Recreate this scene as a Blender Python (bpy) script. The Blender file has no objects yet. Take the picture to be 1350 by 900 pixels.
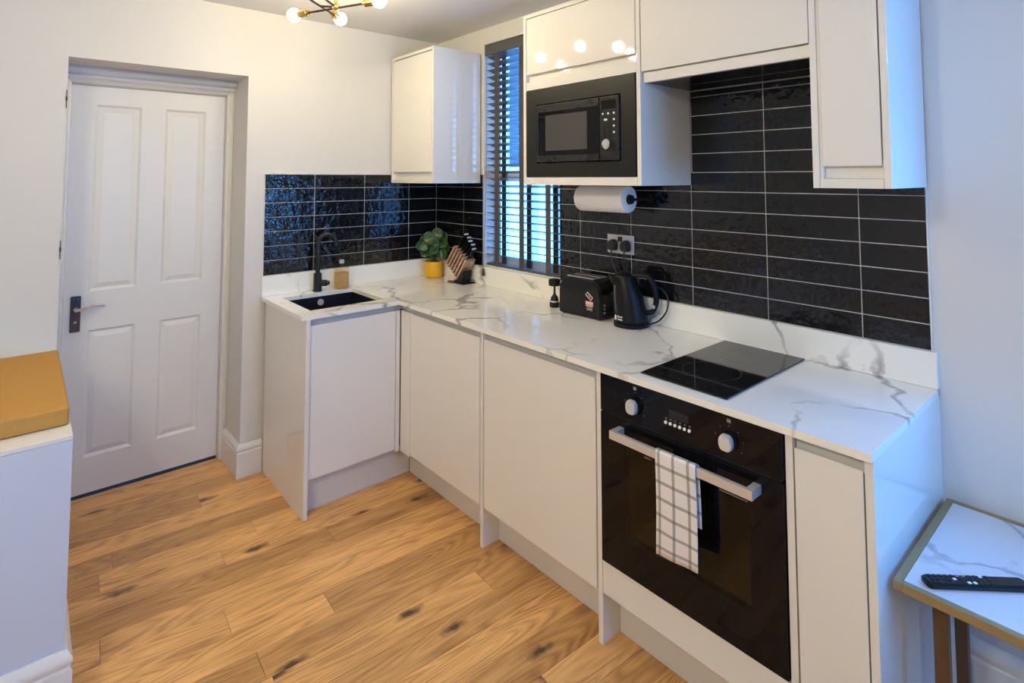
import bpy, bmesh, math, random
from mathutils import Vector, Matrix
random.seed(7)
sc = bpy.context.scene
COL = sc.collection
PI = math.pi
V = Vector

# ------------------------------------------------------------------ materials
MATS = {}
def new_mat(name):
    m = bpy.data.materials.new(name); m.use_nodes = True
    nt = m.node_tree; b = nt.nodes['Principled BSDF']
    MATS[name] = m
    return m, nt, b
def plain(name, col, rough=.5, metal=0., spec=.5, coat=0., bump=0., bscale=200., emit=None, estr=0.):
    m, nt, b = new_mat(name)
    b.inputs['Base Color'].default_value = (*col, 1)
    b.inputs['Roughness'].default_value = rough
    b.inputs['Metallic'].default_value = metal
    b.inputs['Specular IOR Level'].default_value = spec
    b.inputs['Coat Weight'].default_value = coat
    b.inputs['Coat Roughness'].default_value = .03
    n = nt.nodes.new('ShaderNodeTexNoise'); g = nt.nodes.new('ShaderNodeNewGeometry')
    n.inputs['Scale'].default_value = bscale; n.inputs['Detail'].default_value = 3
    nt.links.new(g.outputs['Position'], n.inputs['Vector'])
    if bump:
        bp = nt.nodes.new('ShaderNodeBump'); bp.inputs['Strength'].default_value = bump
        bp.inputs['Distance'].default_value = .002
        nt.links.new(n.outputs['Fac'], bp.inputs['Height']); nt.links.new(bp.outputs['Normal'], b.inputs['Normal'])
    else:                                   # faint roughness variation
        mr = nt.nodes.new('ShaderNodeMapRange'); n.inputs['Scale'].default_value = 9
        mr.inputs['To Min'].default_value = rough*.9; mr.inputs['To Max'].default_value = min(1, rough*1.1)
        nt.links.new(n.outputs['Fac'], mr.inputs['Value']); nt.links.new(mr.outputs['Result'], b.inputs['Roughness'])
    if emit:
        b.inputs['Emission Color'].default_value = (*emit, 1); b.inputs['Emission Strength'].default_value = estr
    return m
def N(nt, t, **kw):
    n = nt.nodes.new(t)
    for k, v in kw.items():
        if hasattr(n, k) and k not in ('inputs',): setattr(n, k, v)
    return n
def math_node(nt, op, a, b=None, c=None):
    n = nt.nodes.new('ShaderNodeMath'); n.operation = op
    for i, x in enumerate((a, b, c)):
        if x is None: continue
        if isinstance(x, (int, float)): n.inputs[i].default_value = x
        else: nt.links.new(x, n.inputs[i])
    return n.outputs[0]
def ramp(nt, fac, stops):
    r = nt.nodes.new('ShaderNodeValToRGB'); e = r.color_ramp.elements
    e[0].position, e[0].color = stops[0][0], (*stops[0][1], 1)
    e[1].position, e[1].color = stops[1][0], (*stops[1][1], 1)
    for p, c in stops[2:]:
        x = e.new(p); x.color = (*c, 1)
    nt.links.new(fac, r.inputs['Fac']); return r.outputs['Color']
def mix(nt, fac, a, b, mode='MIX'):
    n = nt.nodes.new('ShaderNodeMix'); n.data_type = 'RGBA'; n.blend_type = mode
    if isinstance(fac, (int, float)): n.inputs[0].default_value = fac
    else: nt.links.new(fac, n.inputs[0])
    for i, x in ((6, a), (7, b)):
        if isinstance(x, tuple): n.inputs[i].default_value = (*x, 1)
        else: nt.links.new(x, n.inputs[i])
    return n.outputs[2]

wall_paint = plain('wall_paint', (.66, .645, .62), .62, bump=.05, bscale=260, spec=.3)
ceil_paint = plain('ceiling_paint', (.72, .715, .73), .8, bump=.04, bscale=200, spec=.2)
trim_paint = plain('satin_white_paint', (.74, .725, .70), .36)
gloss = plain('white_gloss_laminate', (.79, .77, .73), .045, spec=.5)
carc = plain('carcass_white', (.74, .71, .66), .4)
plinth_m = plain('plinth_white', (.70, .67, .63), .3)
rail_m = plain('recess_rail_grey', (.56, .555, .55), .5)
grout_m = plain('pale_grey_grout', (.52, .52, .51), .8, bump=.1)
black_glass = plain('black_glass', (.004, .004, .006), .03, spec=.2)
hob_glass = plain('hob_black_glass', (.006, .006, .007), .05, spec=.55)
oven_inner = plain('oven_cavity', (.17, .15, .115), .35)
black_pl = plain('black_plastic', (.006, .006, .007), .2, spec=.35)
kettle_m = plain('kettle_black', (.007, .007, .0075), .4, spec=.18)
black_matt = plain('matt_black_metal', (.006, .006, .007), .38)
black_satin = plain('black_satin_steel', (.012, .012, .012), .36, spec=.25)
mw_grey = plain('microwave_dark_grey', (.014, .014, .015), .28, spec=.3)
steel = plain('brushed_steel', (.74, .72, .70), .36, metal=.6)
chrome = plain('chrome', (.78, .78, .79), .08, metal=1.)
dark_chrome = plain('dark_nickel', (.13, .13, .16), .16, metal=.9)
satin_silver = plain('satin_silver', (.55, .55, .56), .35, metal=.6)
white_pl = plain('white_print', (.85, .85, .85), .5)
brass = plain('brushed_brass', (.62, .42, .15), .25, metal=1.)
brass_dull = plain('champagne_gold_frame', (.36, .275, .13), .42, metal=.55)
dark_bronze = plain('dark_bronze', (.09, .055, .03), .35, metal=.8)
bulb_m = plain('opal_bulb_lit', (.9, .9, .9), .2, emit=(1., .84, .51), estr=120)
fill_bulb_m = plain('opal_bulb_fill', (.9, .9, .9), .2, emit=(1., .95, .74), estr=400)  # stronger bulbs for the added fill fixture
sink_m = plain('black_composite', (.008, .009, .016), .3)
blind_m = plain('charcoal_blind', (.085, .083, .085), .42)
tape_m = plain('charcoal_tape', (.062, .060, .064), .8, bump=.1, bscale=600)
paper_m = plain('paper_towel', (.82, .80, .77), .9, bump=.25, bscale=320)
pot_m = plain('yellow_ceramic', (.80, .42, .008), .28)
soil_m = plain('soil', (.03, .02, .012), .95, bump=.6, bscale=300)
stem_m = plain('green_stem', (.05, .10, .025), .5)
walnut = plain('dark_leg_wood', (.10, .045, .018), .4, bump=.1, bscale=60)
upvc = plain('white_upvc', (.80, .80, .80), .25)
rubber = plain('black_rubber', (.012, .012, .012), .6)
orange_print = plain('orange_print', (.75, .24, .10), .5)
grey_print = plain('grey_print', (.22, .22, .22), .5)
pale_print = plain('pale_print', (.78, .70, .66), .5)
knob_silver = plain('knob_silver', (.72, .72, .72), .25, metal=.35)
outside_white = plain('white_render', (.80, .80, .80), .8, bump=.2, bscale=80)
paving = plain('pale_paving', (.62, .62, .60), .85, bump=.2, bscale=50)
slate_m = plain('slate_hung_wall', (.022, .027, .036), .7, bump=.3, bscale=20)
house_blue = plain('blue_painted_door', (.10, .30, .42), .5)

def fabric(name, c1, c2, scale=900, bump=.35):
    m, nt, b = new_mat(name)
    g = N(nt, 'ShaderNodeNewGeometry')
    w = N(nt, 'ShaderNodeTexNoise'); w.inputs['Scale'].default_value = scale; w.inputs['Detail'].default_value = 2
    nt.links.new(g.outputs['Position'], w.inputs['Vector'])
    nt.links.new(ramp(nt, w.outputs['Fac'], [(.35, c1), (.65, c2)]), b.inputs['Base Color'])
    bp = N(nt, 'ShaderNodeBump'); bp.inputs['Strength'].default_value = bump; bp.inputs['Distance'].default_value = .001
    nt.links.new(w.outputs['Fac'], bp.inputs['Height']); nt.links.new(bp.outputs['Normal'], b.inputs['Normal'])
    b.inputs['Roughness'].default_value = .9; b.inputs['Specular IOR Level'].default_value = .2
    return m
mustard = fabric('mustard_weave', (.40, .205, .05), (.52, .285, .08))

def towel_mat():
    m, nt, b = new_mat('checked_tea_towel')
    uv = N(nt, 'ShaderNodeUVMap'); s = N(nt, 'ShaderNodeSeparateXYZ'); nt.links.new(uv.outputs['UV'], s.inputs[0])
    def stripes(o, pitch, off, wid):
        f = math_node(nt, 'FRACT', math_node(nt, 'DIVIDE', math_node(nt, 'ADD', o, off), pitch))
        d = math_node(nt, 'ABSOLUTE', math_node(nt, 'SUBTRACT', f, .5))
        return math_node(nt, 'LESS_THAN', d, wid/pitch/2)
    a = stripes(s.outputs[0], .048, .012, .0090); c = stripes(s.outputs[1], .046, .0, .0090)
    k = math_node(nt, 'MULTIPLY', math_node(nt, 'ADD', a, c), .5)
    nt.links.new(ramp(nt, k, [(0, (.80, .77, .76)), (1, (.22, .21, .215)), (.5, (.38, .365, .37))]), b.inputs['Base Color'])
    g = N(nt, 'ShaderNodeNewGeometry'); n = N(nt, 'ShaderNodeTexNoise'); n.inputs['Scale'].default_value = 700
    nt.links.new(g.outputs['Position'], n.inputs['Vector'])
    bp = N(nt, 'ShaderNodeBump'); bp.inputs['Strength'].default_value = .3; bp.inputs['Distance'].default_value = .001
    nt.links.new(n.outputs['Fac'], bp.inputs['Height']); nt.links.new(bp.outputs['Normal'], b.inputs['Normal'])
    b.inputs['Roughness'].default_value = .9
    return m
towel_m = towel_mat()

def quartz(name, base, vein, scale=2.3, seed=(0, 0, 0), grooves=False, rough=.11, wid=.026):
    m, nt, b = new_mat(name)
    g = N(nt, 'ShaderNodeNewGeometry')
    mp = N(nt, 'ShaderNodeMapping'); mp.inputs['Location'].default_value = seed
    mp.inputs['Rotation'].default_value = (.3, .2, .6)
    nt.links.new(g.outputs['Position'], mp.inputs['Vector'])
    dn = N(nt, 'ShaderNodeTexNoise'); dn.inputs['Scale'].default_value = 3.2; dn.inputs['Detail'].default_value = 5
    nt.links.new(mp.outputs[0], dn.inputs['Vector'])
    va = N(nt, 'ShaderNodeVectorMath'); va.operation = 'MULTIPLY_ADD'
    va.inputs[1].default_value = (.42, .42, .42)
    nt.links.new(dn.outputs['Color'], va.inputs[0]); nt.links.new(mp.outputs[0], va.inputs[2])
    vo = N(nt, 'ShaderNodeTexVoronoi'); vo.feature = 'DISTANCE_TO_EDGE'; vo.inputs['Scale'].default_value = scale
    nt.links.new(va.outputs[0], vo.inputs['Vector'])
    n2 = N(nt, 'ShaderNodeTexNoise'); n2.inputs['Scale'].default_value = 2.6; n2.inputs['Detail'].default_value = 2
    nt.links.new(mp.outputs[0], n2.inputs['Vector'])
    w = math_node(nt, 'MULTIPLY', n2.outputs['Fac'], wid*2)
    v = math_node(nt, 'SUBTRACT', 1., math_node(nt, 'DIVIDE', vo.outputs['Distance'], w)); v = math_node(nt, 'MAXIMUM', v, 0.)
    v = math_node(nt, 'POWER', v, .6)
    msk = N(nt, 'ShaderNodeMapRange'); msk.inputs['From Min'].default_value = .42; msk.inputs['From Max'].default_value = .56
    nt.links.new(n2.outputs['Fac'], msk.inputs['Value'])
    v = math_node(nt, 'MULTIPLY', v, msk.outputs['Result'])
    n3 = N(nt, 'ShaderNodeTexNoise'); n3.inputs['Scale'].default_value = 1.6; n3.inputs['Detail'].default_value = 4
    nt.links.new(mp.outputs[0], n3.inputs['Vector'])
    c0 = ramp(nt, n3.outputs['Fac'], [(.35, base), (.75, tuple(x*.93 for x in base))])
    nt.links.new(mix(nt, math_node(nt, 'MULTIPLY', v, .85), c0, vein), b.inputs['Base Color'])
    b.inputs['Roughness'].default_value = rough
    return m
quartz_m = quartz('veined_white_quartz', (.91, .89, .83), (.27, .25, .225), seed=(.35, .8, .1))
table_marble = quartz('table_marble', (.66, .66, .67), (.30, .30, .33), scale=3.2, seed=(3, 1, 2), rough=.3, wid=.03)

def tile_mat():
    m, nt, b = new_mat('black_glazed_tile')
    g = N(nt, 'ShaderNodeNewGeometry'); at = N(nt, 'ShaderNodeAttribute'); at.attribute_name = 'rnd'
    va = N(nt, 'ShaderNodeVectorMath'); va.operation = 'MULTIPLY_ADD'; va.inputs[1].default_value = (7, 5, 3)
    nt.links.new(at.outputs['Color'], va.inputs[0]); nt.links.new(g.outputs['Position'], va.inputs[2])
    n = N(nt, 'ShaderNodeTexNoise'); n.inputs['Scale'].default_value = 30; n.inputs['Detail'].default_value = 1.5
    nt.links.new(va.outputs[0], n.inputs['Vector'])
    n2 = N(nt, 'ShaderNodeTexNoise'); n2.inputs['Scale'].default_value = 70; n2.inputs['Detail'].default_value = 2
    nt.links.new(va.outputs[0], n2.inputs['Vector'])
    h = math_node(nt, 'MULTIPLY_ADD', n2.outputs['Fac'], .10, n.outputs['Fac'])
    bp = N(nt, 'ShaderNodeBump'); bp.inputs['Strength'].default_value = .6; bp.inputs['Distance'].default_value = .0055
    nt.links.new(h, bp.inputs['Height']); nt.links.new(bp.outputs['Normal'], b.inputs['Normal'])
    b.inputs['Base Color'].default_value = (.0055, .006, .008, 1); b.inputs['Roughness'].default_value = .04
    return m
tile_m = tile_mat()

def oak_mat():
    m, nt, b = new_mat('engineered_oak')
    g = N(nt, 'ShaderNodeNewGeometry'); at = N(nt, 'ShaderNodeAttribute'); at.attribute_name = 'rnd'
    sa = N(nt, 'ShaderNodeSeparateColor'); nt.links.new(at.outputs['Color'], sa.inputs[0])
    va = N(nt, 'ShaderNodeVectorMath'); va.operation = 'MULTIPLY_ADD'; va.inputs[1].default_value = (13, 9, 0)
    nt.links.new(at.outputs['Color'], va.inputs[0])
    rot = N(nt, 'ShaderNodeMapping'); rot.inputs['Rotation'].default_value = (0, 0, math.radians(3))
    nt.links.new(g.outputs['Position'], rot.inputs['Vector']); nt.links.new(rot.outputs[0], va.inputs[2])
    st = N(nt, 'ShaderNodeMapping'); st.inputs['Scale'].default_value = (1.1, 8, 1); nt.links.new(va.outputs[0], st.inputs['Vector'])
    # cathedral grain: noise field contour lines
    n1 = N(nt, 'ShaderNodeTexNoise'); n1.inputs['Scale'].default_value = 1.0; n1.inputs['Detail'].default_value = 1.6; n1.inputs['Roughness'].default_value = .45
    nt.links.new(st.outputs[0], n1.inputs['Vector'])
    rings = math_node(nt, 'FRACT', math_node(nt, 'MULTIPLY', n1.outputs['Fac'], 19))
    rings = math_node(nt, 'ABSOLUTE', math_node(nt, 'SUBTRACT', rings, .5))
    fine = N(nt, 'ShaderNodeTexNoise'); fine.inputs['Scale'].default_value = 1; fine.inputs['Detail'].default_value = 5
    sf = N(nt, 'ShaderNodeMapping'); sf.inputs['Scale'].default_value = (9, 190, 1); nt.links.new(va.outputs[0], sf.inputs['Vector'])
    nt.links.new(sf.outputs[0], fine.inputs['Vector'])
    broad = N(nt, 'ShaderNodeTexNoise'); broad.inputs['Scale'].default_value = 1; broad.inputs['Detail'].default_value = 2
    sb = N(nt, 'ShaderNodeMapping'); sb.inputs['Scale'].default_value = (1.5, 14, 1); nt.links.new(va.outputs[0], sb.inputs['Vector'])
    nt.links.new(sb.outputs[0], broad.inputs['Vector'])
    k = math_node(nt, 'MULTIPLY_ADD', rings, .32, math_node(nt, 'MULTIPLY_ADD', fine.outputs['Fac'], .34, math_node(nt, 'MULTIPLY', broad.outputs['Fac'], .44)))
    col = ramp(nt, k, [(.24, (.24, .098, .030)), (.66, (.80, .47, .190)), (.46, (.61, .33, .122))])
    tone = ramp(nt, sa.outputs['Red'], [(0, (.80, .76, .68)), (1, (1.24, 1.22, 1.14)), (.5, (1.02, 1.0, .95))])
    col = mix(nt, 1., col, tone, 'MULTIPLY')
    # knots
    kn = N(nt, 'ShaderNodeMapping'); kn.inputs['Scale'].default_value = (2.4, 6.5, 1); nt.links.new(va.outputs[0], kn.inputs['Vector'])
    vo = N(nt, 'ShaderNodeTexVoronoi'); vo.inputs['Scale'].default_value = 1.0; vo.voronoi_dimensions = '2D'; nt.links.new(kn.outputs[0], vo.inputs['Vector'])
    nk = N(nt, 'ShaderNodeTexNoise'); nk.inputs['Scale'].default_value = 26; nt.links.new(va.outputs[0], nk.inputs['Vector'])
    dd = math_node(nt, 'MULTIPLY_ADD', nk.outputs['Fac'], .16, vo.outputs['Distance'])
    sv = N(nt, 'ShaderNodeSeparateColor'); nt.links.new(vo.outputs['Color'], sv.inputs[0])
    has = math_node(nt, 'GREATER_THAN', sv.outputs['Red'], .55)
    mk = N(nt, 'ShaderNodeMapRange'); mk.inputs['From Min'].default_value = .24; mk.inputs['From Max'].default_value = .12
    nt.links.new(dd, mk.inputs['Value'])
    col = mix(nt, math_node(nt, 'MULTIPLY', math_node(nt, 'MULTIPLY', mk.outputs['Result'], has), .93), col, (.035, .018, .010))
    nt.links.new(col, b.inputs['Base Color'])
    b.inputs['Roughness'].default_value = .36
    bp = N(nt, 'ShaderNodeBump'); bp.inputs['Strength'].default_value = .18; bp.inputs['Distance'].default_value = .001
    nt.links.new(k, bp.inputs['Height']); nt.links.new(bp.outputs['Normal'], b.inputs['Normal'])
    return m
oak_m = oak_mat()
gap_m = plain('floor_gap', (.06, .032, .015), .8)

def glass_mat(name, tint, refl=.08):
    m, nt, b = new_mat(name); nt.nodes.remove(b)
    t = N(nt, 'ShaderNodeBsdfTransparent'); t.inputs['Color'].default_value = (*tint, 1)
    gl = N(nt, 'ShaderNodeBsdfGlossy'); gl.inputs['Roughness'].default_value = .02
    f = N(nt, 'ShaderNodeFresnel'); f.inputs['IOR'].default_value = 1.45
    mx = N(nt, 'ShaderNodeMixShader'); ge = N(nt, 'ShaderNodeNewGeometry'); front = math_node(nt, 'SUBTRACT', 1., ge.outputs['Backfacing'])
    nt.links.new(math_node(nt, 'MULTIPLY', f.outputs[0], front), mx.inputs[0])
    nt.links.new(t.outputs[0], mx.inputs[1]); nt.links.new(gl.outputs[0], mx.inputs[2])
    nt.links.new(mx.outputs[0], nt.nodes['Material Output'].inputs['Surface'])
    return m
pane_m = glass_mat('window_glass', (.93, .97, .97))
oven_pane = glass_mat('oven_smoked_glass', (.62, .58, .50))
amber_glass = glass_mat('clear_bottle_plastic', (.95, .91, .80))
gauge_m = plain('smoked_gauge', (.06, .065, .075), .12)

def soap_mat():
    m, nt, b = new_mat('amber_soap')
    b.inputs['Base Color'].default_value = (.80, .66, .43, 1); b.inputs['Roughness'].default_value = .25
    tr = N(nt, 'ShaderNodeBsdfTranslucent'); tr.inputs['Color'].default_value = (.92, .76, .48, 1)
    tp = N(nt, 'ShaderNodeBsdfTransparent'); tp.inputs['Color'].default_value = (.95, .78, .5, 1)
    m1 = N(nt, 'ShaderNodeMixShader'); m1.inputs[0].default_value = .4; m2 = N(nt, 'ShaderNodeMixShader'); m2.inputs[0].default_value = .4
    nt.links.new(b.outputs[0], m1.inputs[1]); nt.links.new(tr.outputs[0], m1.inputs[2])
    nt.links.new(m1.outputs[0], m2.inputs[1]); nt.links.new(tp.outputs[0], m2.inputs[2])
    nt.links.new(m2.outputs[0], nt.nodes['Material Output'].inputs['Surface'])
    return m
soap_m = soap_mat()
def leaf_mat():
    m, nt, b = new_mat('green_leaf')
    g = N(nt, 'ShaderNodeNewGeometry'); n = N(nt, 'ShaderNodeTexNoise'); n.inputs['Scale'].default_value = 45
    nt.links.new(g.outputs['Position'], n.inputs['Vector'])
    nt.links.new(ramp(nt, n.outputs['Fac'], [(.3, (.018, .052, .013)), (.7, (.050, .112, .028))]), b.inputs['Base Color'])
    b.inputs['Roughness'].default_value = .32
    return m
leaf_m = leaf_mat()
def block_wood():
    m, nt, b = new_mat('rose_gold_slat_wood')
    g = N(nt, 'ShaderNodeNewGeometry'); mp = N(nt, 'ShaderNodeMapping'); mp.inputs['Scale'].default_value = (90, 30, 30)
    nt.links.new(g.outputs['Position'], mp.inputs['Vector'])
    n = N(nt, 'ShaderNodeTexNoise'); n.inputs['Scale'].default_value = 2; nt.links.new(mp.outputs[0], n.inputs['Vector'])
    nt.links.new(ramp(nt, n.outputs['Fac'], [(.3, (.36, .20, .12)), (.7, (.58, .38, .25))]), b.inputs['Base Color'])
    b.inputs['Roughness'].default_value = .3; b.inputs['Metallic'].default_value = .25
    return m
slat_wood = block_wood()

# ------------------------------------------------------------------ mesh helpers
def B(): return bmesh.new()
def box(bm, x0, x1, y0, y1, z0, z1, bev=0., seg=2, rot=None, piv=None):
    x0, x1 = min(x0, x1), max(x0, x1); y0, y1 = min(y0, y1), max(y0, y1); z0, z1 = min(z0, z1), max(z0, z1)
    vs = [bm.verts.new(p) for p in ((x0,y0,z0),(x1,y0,z0),(x1,y1,z0),(x0,y1,z0),(x0,y0,z1),(x1,y0,z1),(x1,y1,z1),(x0,y1,z1))]
    fs = [bm.faces.new([vs[i] for i in f]) for f in ((3,2,1,0),(4,5,6,7),(0,1,5,4),(1,2,6,5),(2,3,7,6),(3,0,4,7))]
    new = vs
    if bev:
        es = list({e for f in fs for e in f.edges})
        r = bmesh.ops.bevel(bm, geom=es, offset=bev, segments=seg, affect='EDGES', profile=.5)
        new = list({v for f in r['faces'] for v in f.verts} | {v for v in vs if v.is_valid})
    if rot is not None:
        bmesh.ops.rotate(bm, verts=new, cent=piv, matrix=rot)
    return new
def cyl(bm, p0, p1, r0, r1=None, seg=24, bev=0.):
    r1 = r0 if r1 is None else r1
    p0, p1 = V(p0), V(p1); d = (p1-p0).normalized()
    a = d.orthogonal().normalized(); b = d.cross(a)
    L = []
    prof = [(p0, r0), (p1, r1)]
    if bev: prof = [(p0, r0-bev), (p0+d*bev, r0), (p1-d*bev, r1), (p1, r1-bev)]
    for p, r in prof: L.append([bm.verts.new(p+(a*math.cos(2*PI*i/seg)+b*math.sin(2*PI*i/seg))*r) for i in range(seg)])
    for A, Bq in zip(L, L[1:]):
        for i in range(seg): bm.faces.new((A[i], A[(i+1) % seg], Bq[(i+1) % seg], Bq[i]))
    bm.faces.new(L[0][::-1]); bm.faces.new(L[-1])
    return [v for l in L for v in l]
def lathe(bm, prof, c, seg=32, sx=1., sy=1., shift=None, cap0=True, cap1=True):
    c = V(c); L = []
    for i, (r, z) in enumerate(prof):
        o = shift(z) if shift else V((0, 0, 0))
        L.append([bm.verts.new(c+o+V((r*sx*math.cos(2*PI*k/seg), r*sy*math.sin(2*PI*k/seg), z))) for k in range(seg)])
    for A, Bq in zip(L, L[1:]):
        for i in range(seg): bm.faces.new((A[i], A[(i+1) % seg], Bq[(i+1) % seg], Bq[i]))
    if cap0: bm.faces.new(L[0][::-1])
    if cap1: bm.faces.new(L[-1])
    return [v for l in L for v in l]
def ball(bm, c, r, u=24, v=16):
    vs = bmesh.ops.create_uvsphere(bm, u_segments=u, v_segments=v, radius=r)['verts']
    bmesh.ops.translate(bm, verts=vs, vec=V(c)); return vs
def catmull(pts, n=8):
    P = [V(p) for p in pts]; P = [P[0]*2-P[1]]+P+[P[-1]*2-P[-2]]; out = []
    for i in range(1, len(P)-2):
        for k in range(n):
            t = k/n; a, b, c, d = P[i-1], P[i], P[i+1], P[i+2]
            out.append(.5*((2*b)+(c-a)*t+(2*a-5*b+4*c-d)*t*t+(3*b-a-3*c+d)*t**3))
    out.append(P[-2]); return out
def tube(bm, pts, r, seg=10, flat=1., smooth=8, rs=None):
    P = catmull(pts, smooth) if smooth else [V(p) for p in pts]
    L = []; a = None
    for i, p in enumerate(P):
        d = (P[min(i+1, len(P)-1)]-P[max(i-1, 0)]).normalized()
        a = d.orthogonal().normalized() if a is None else (a-d*a.dot(d)).normalized()
        b = d.cross(a); rr = r if rs is None else rs(i/(len(P)-1))*r
        L.append([bm.verts.new(p+(a*math.cos(2*PI*k/seg)+b*math.sin(2*PI*k/seg)*flat)*rr) for k in range(seg)])
    for A, Bq in zip(L, L[1:]):
        for i in range(seg): bm.faces.new((A[i], A[(i+1) % seg], Bq[(i+1) % seg], Bq[i]))
    bm.faces.new(L[0][::-1]); bm.faces.new(L[-1])
def prism(bm, poly, f0, f1):
    """poly: list of 2D points; f0,f1: functions 2D->3D for the two ends"""
    A = [bm.verts.new(f0(*p)) for p in poly]; Bq = [bm.verts.new(f1(*p)) for p in poly]
    n = len(poly)
    for i in range(n): bm.faces.new((A[i], A[(i+1) % n], Bq[(i+1) % n], Bq[i]))
    bm.faces.new(A[::-1]); bm.faces.new(Bq)
    return A+Bq
def rrect(w, h, r, n=5):
    out = []
    for cx, cy, a0 in ((w/2-r, h/2-r, 0), (-w/2+r, h/2-r, 90), (-w/2+r, -h/2+r, 180), (w/2-r, -h/2+r, 270)):
        for k in range(n+1):
            a = math.radians(a0+90*k/n); out.append((cx+r*math.cos(a), cy+r*math.sin(a)))
    return out
def move(bm, vs, M):
    bmesh.ops.transform(bm, matrix=M, verts=[v for v in vs if v.is_valid])

def obj(name, bm, mat, parent=None, label=None, smooth=35, attr=None):
    bmesh.ops.recalc_face_normals(bm, faces=bm.faces)
    me = bpy.data.meshes.new(name); bm.to_mesh(me); bm.free()
    mats = mat if isinstance(mat, (list, tuple)) else [mat]
    for m in mats: me.materials.append(m)
    if smooth:
        me.shade_smooth(); me.set_sharp_from_angle(angle=math.radians(smooth))
    o = bpy.data.objects.new(name, me); COL.objects.link(o)
    if smooth:
        wn = o.modifiers.new('weighted_normals', 'WEIGHTED_NORMAL'); wn.keep_sharp = True; wn.weight = 80
    if parent is not None:
        o.parent = parent
        w = Matrix.Translation(-world_loc(parent)); me.transform(w)
    else:
        xs = [v.co for v in me.vertices]
        c = V(((min(v.x for v in xs)+max(v.x for v in xs))/2, (min(v.y for v in xs)+max(v.y for v in xs))/2, min(v.z for v in xs)))
        me.transform(Matrix.Translation(-c)); o.location = c
    if label: o['label'] = label
    return o
def world_loc(o):
    p = V(o.location)
    while o.parent: o = o.parent; p += V(o.location)
    return p
def tag(o, label, cat, group=None):
    o['label'] = label; o['category'] = cat
    if group: o['group'] = group
    return o
def struct(o): o['kind'] = 'structure'; return o
def thing(name, label, cat, loc, group=None):
    o = bpy.data.objects.new(name, None); o.empty_display_size = .05; COL.objects.link(o); o.location = loc
    return tag(o, label, cat, group)
def quick(name, fn, mat, parent=None, **k):
    bm = B(); fn(bm); return obj(name, bm, mat, parent, **k)
def bx(name, dims, mat, parent=None, bev=.0015, **k):
    bm = B(); box(bm, *dims, bev=bev); return obj(name, bm, mat, parent, **k)
def text_mesh(name, s, size, M, mat, parent, extrude=.0002):
    cu = bpy.data.curves.new(name, 'FONT'); cu.body = s; cu.size = size; cu.align_x = 'CENTER'; cu.align_y = 'CENTER'; cu.extrude = extrude
    t = bpy.data.objects.new(name+'_tmp', cu); COL.objects.link(t)
    dg = bpy.context.evaluated_depsgraph_get(); me = bpy.data.meshes.new_from_object(t.evaluated_get(dg))
    bpy.data.objects.remove(t); bpy.data.curves.remove(cu)
    me.transform(M); me.transform(Matrix.Translation(-world_loc(parent)))
    me.materials.clear(); me.materials.append(mat)
    o = bpy.data.objects.new(name, me); COL.objects.link(o); o.parent = parent
    return o

# ------------------------------------------------------------------ room constants
H = 2.4256
XW, XL = 0., -4.7           # hob wall, far left wall
YB, YF = 0., -4.9           # back wall, wall behind the camera
WT = .20
AX0, AX1, AZ, AD = -1.941, -1.19, 2.066, .335     # door alcove
W1 = (-1.138, -.508, 1.008, 2.325)                # window by the blind: y0,y1,z0,z1
W2 = (-3.95, -2.925, .98, 2.12)                   # second window on the same wall
W3 = (-1.25, -.22, .90, 2.1)                       # window behind the camera: x0,x1,z0,z1

# floor: individual oak boards in one mesh
def build_floor():
    bm = B(); lay = bm.loops.layers.float_color.new('rnd')
    a = math.radians(-3); ca, sa = math.cos(a), math.sin(a)
    pw = .126; rng = random.Random(21)
    def inside(x, y): return XL <= x <= XW+.0 and YF <= y <= AD
    for r in range(-50, 12):
        v0 = r*pw+.012; u = -5.6+rng.random()*1.2
        while u < 1.:
            L = rng.choice((.55, .75, .95, 1.2, 1.4)); c = (rng.random(), rng.random(), rng.random(), 1)
            u0, u1, g = u+.0007, u+L-.0007, .0006
            vs = []
            for z, ins in ((-.004, 0), (-.0008, 0), (0, .0012)):
                vs.append([bm.verts.new(((p*ca-q*sa), (p*sa+q*ca), z)) for p, q in ((u0+ins, v0+g+ins), (u1-ins, v0+g+ins), (u1-ins, v0+pw-g-ins), (u0+ins, v0+pw-g-ins))])
            fs = [bm.faces.new(vs[2])]
            for A, Bq in zip(vs, vs[1:]):
                for i in range(4): fs.append(bm.faces.new((A[i], A[(i+1) % 4], Bq[(i+1) % 4], Bq[i])))
            for f in fs:
                for l in f.loops: l[lay] = c
            u += L
    # trim to the room footprint
    for co, no in (((XL, 0, 0), (-1, 0, 0)), ((XW, 0, 0), (1, 0, 0)), ((0, YF, 0), (0, -1, 0)), ((0, AD, 0), (0, 1, 0))):
        bmesh.ops.bisect_plane(bm, geom=bm.verts[:]+bm.edges[:]+bm.faces[:], plane_co=co, plane_no=no, clear_outer=True)
    n0 = len(bm.faces)
    vs = box(bm, XL, XW, YF, AD, -.06, -.0035)
    bm.faces.ensure_lookup_table()
    for f in bm.faces[n0:]: f.material_index = 1
    o = obj('floor', bm, [oak_m, gap_m], smooth=20)
    return struct(o)
build_floor()
struct(bx('ceiling', (XL-.1, XW+WT, YF-.1, AD+.1, H, H+.1), ceil_paint, bev=0))

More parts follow.
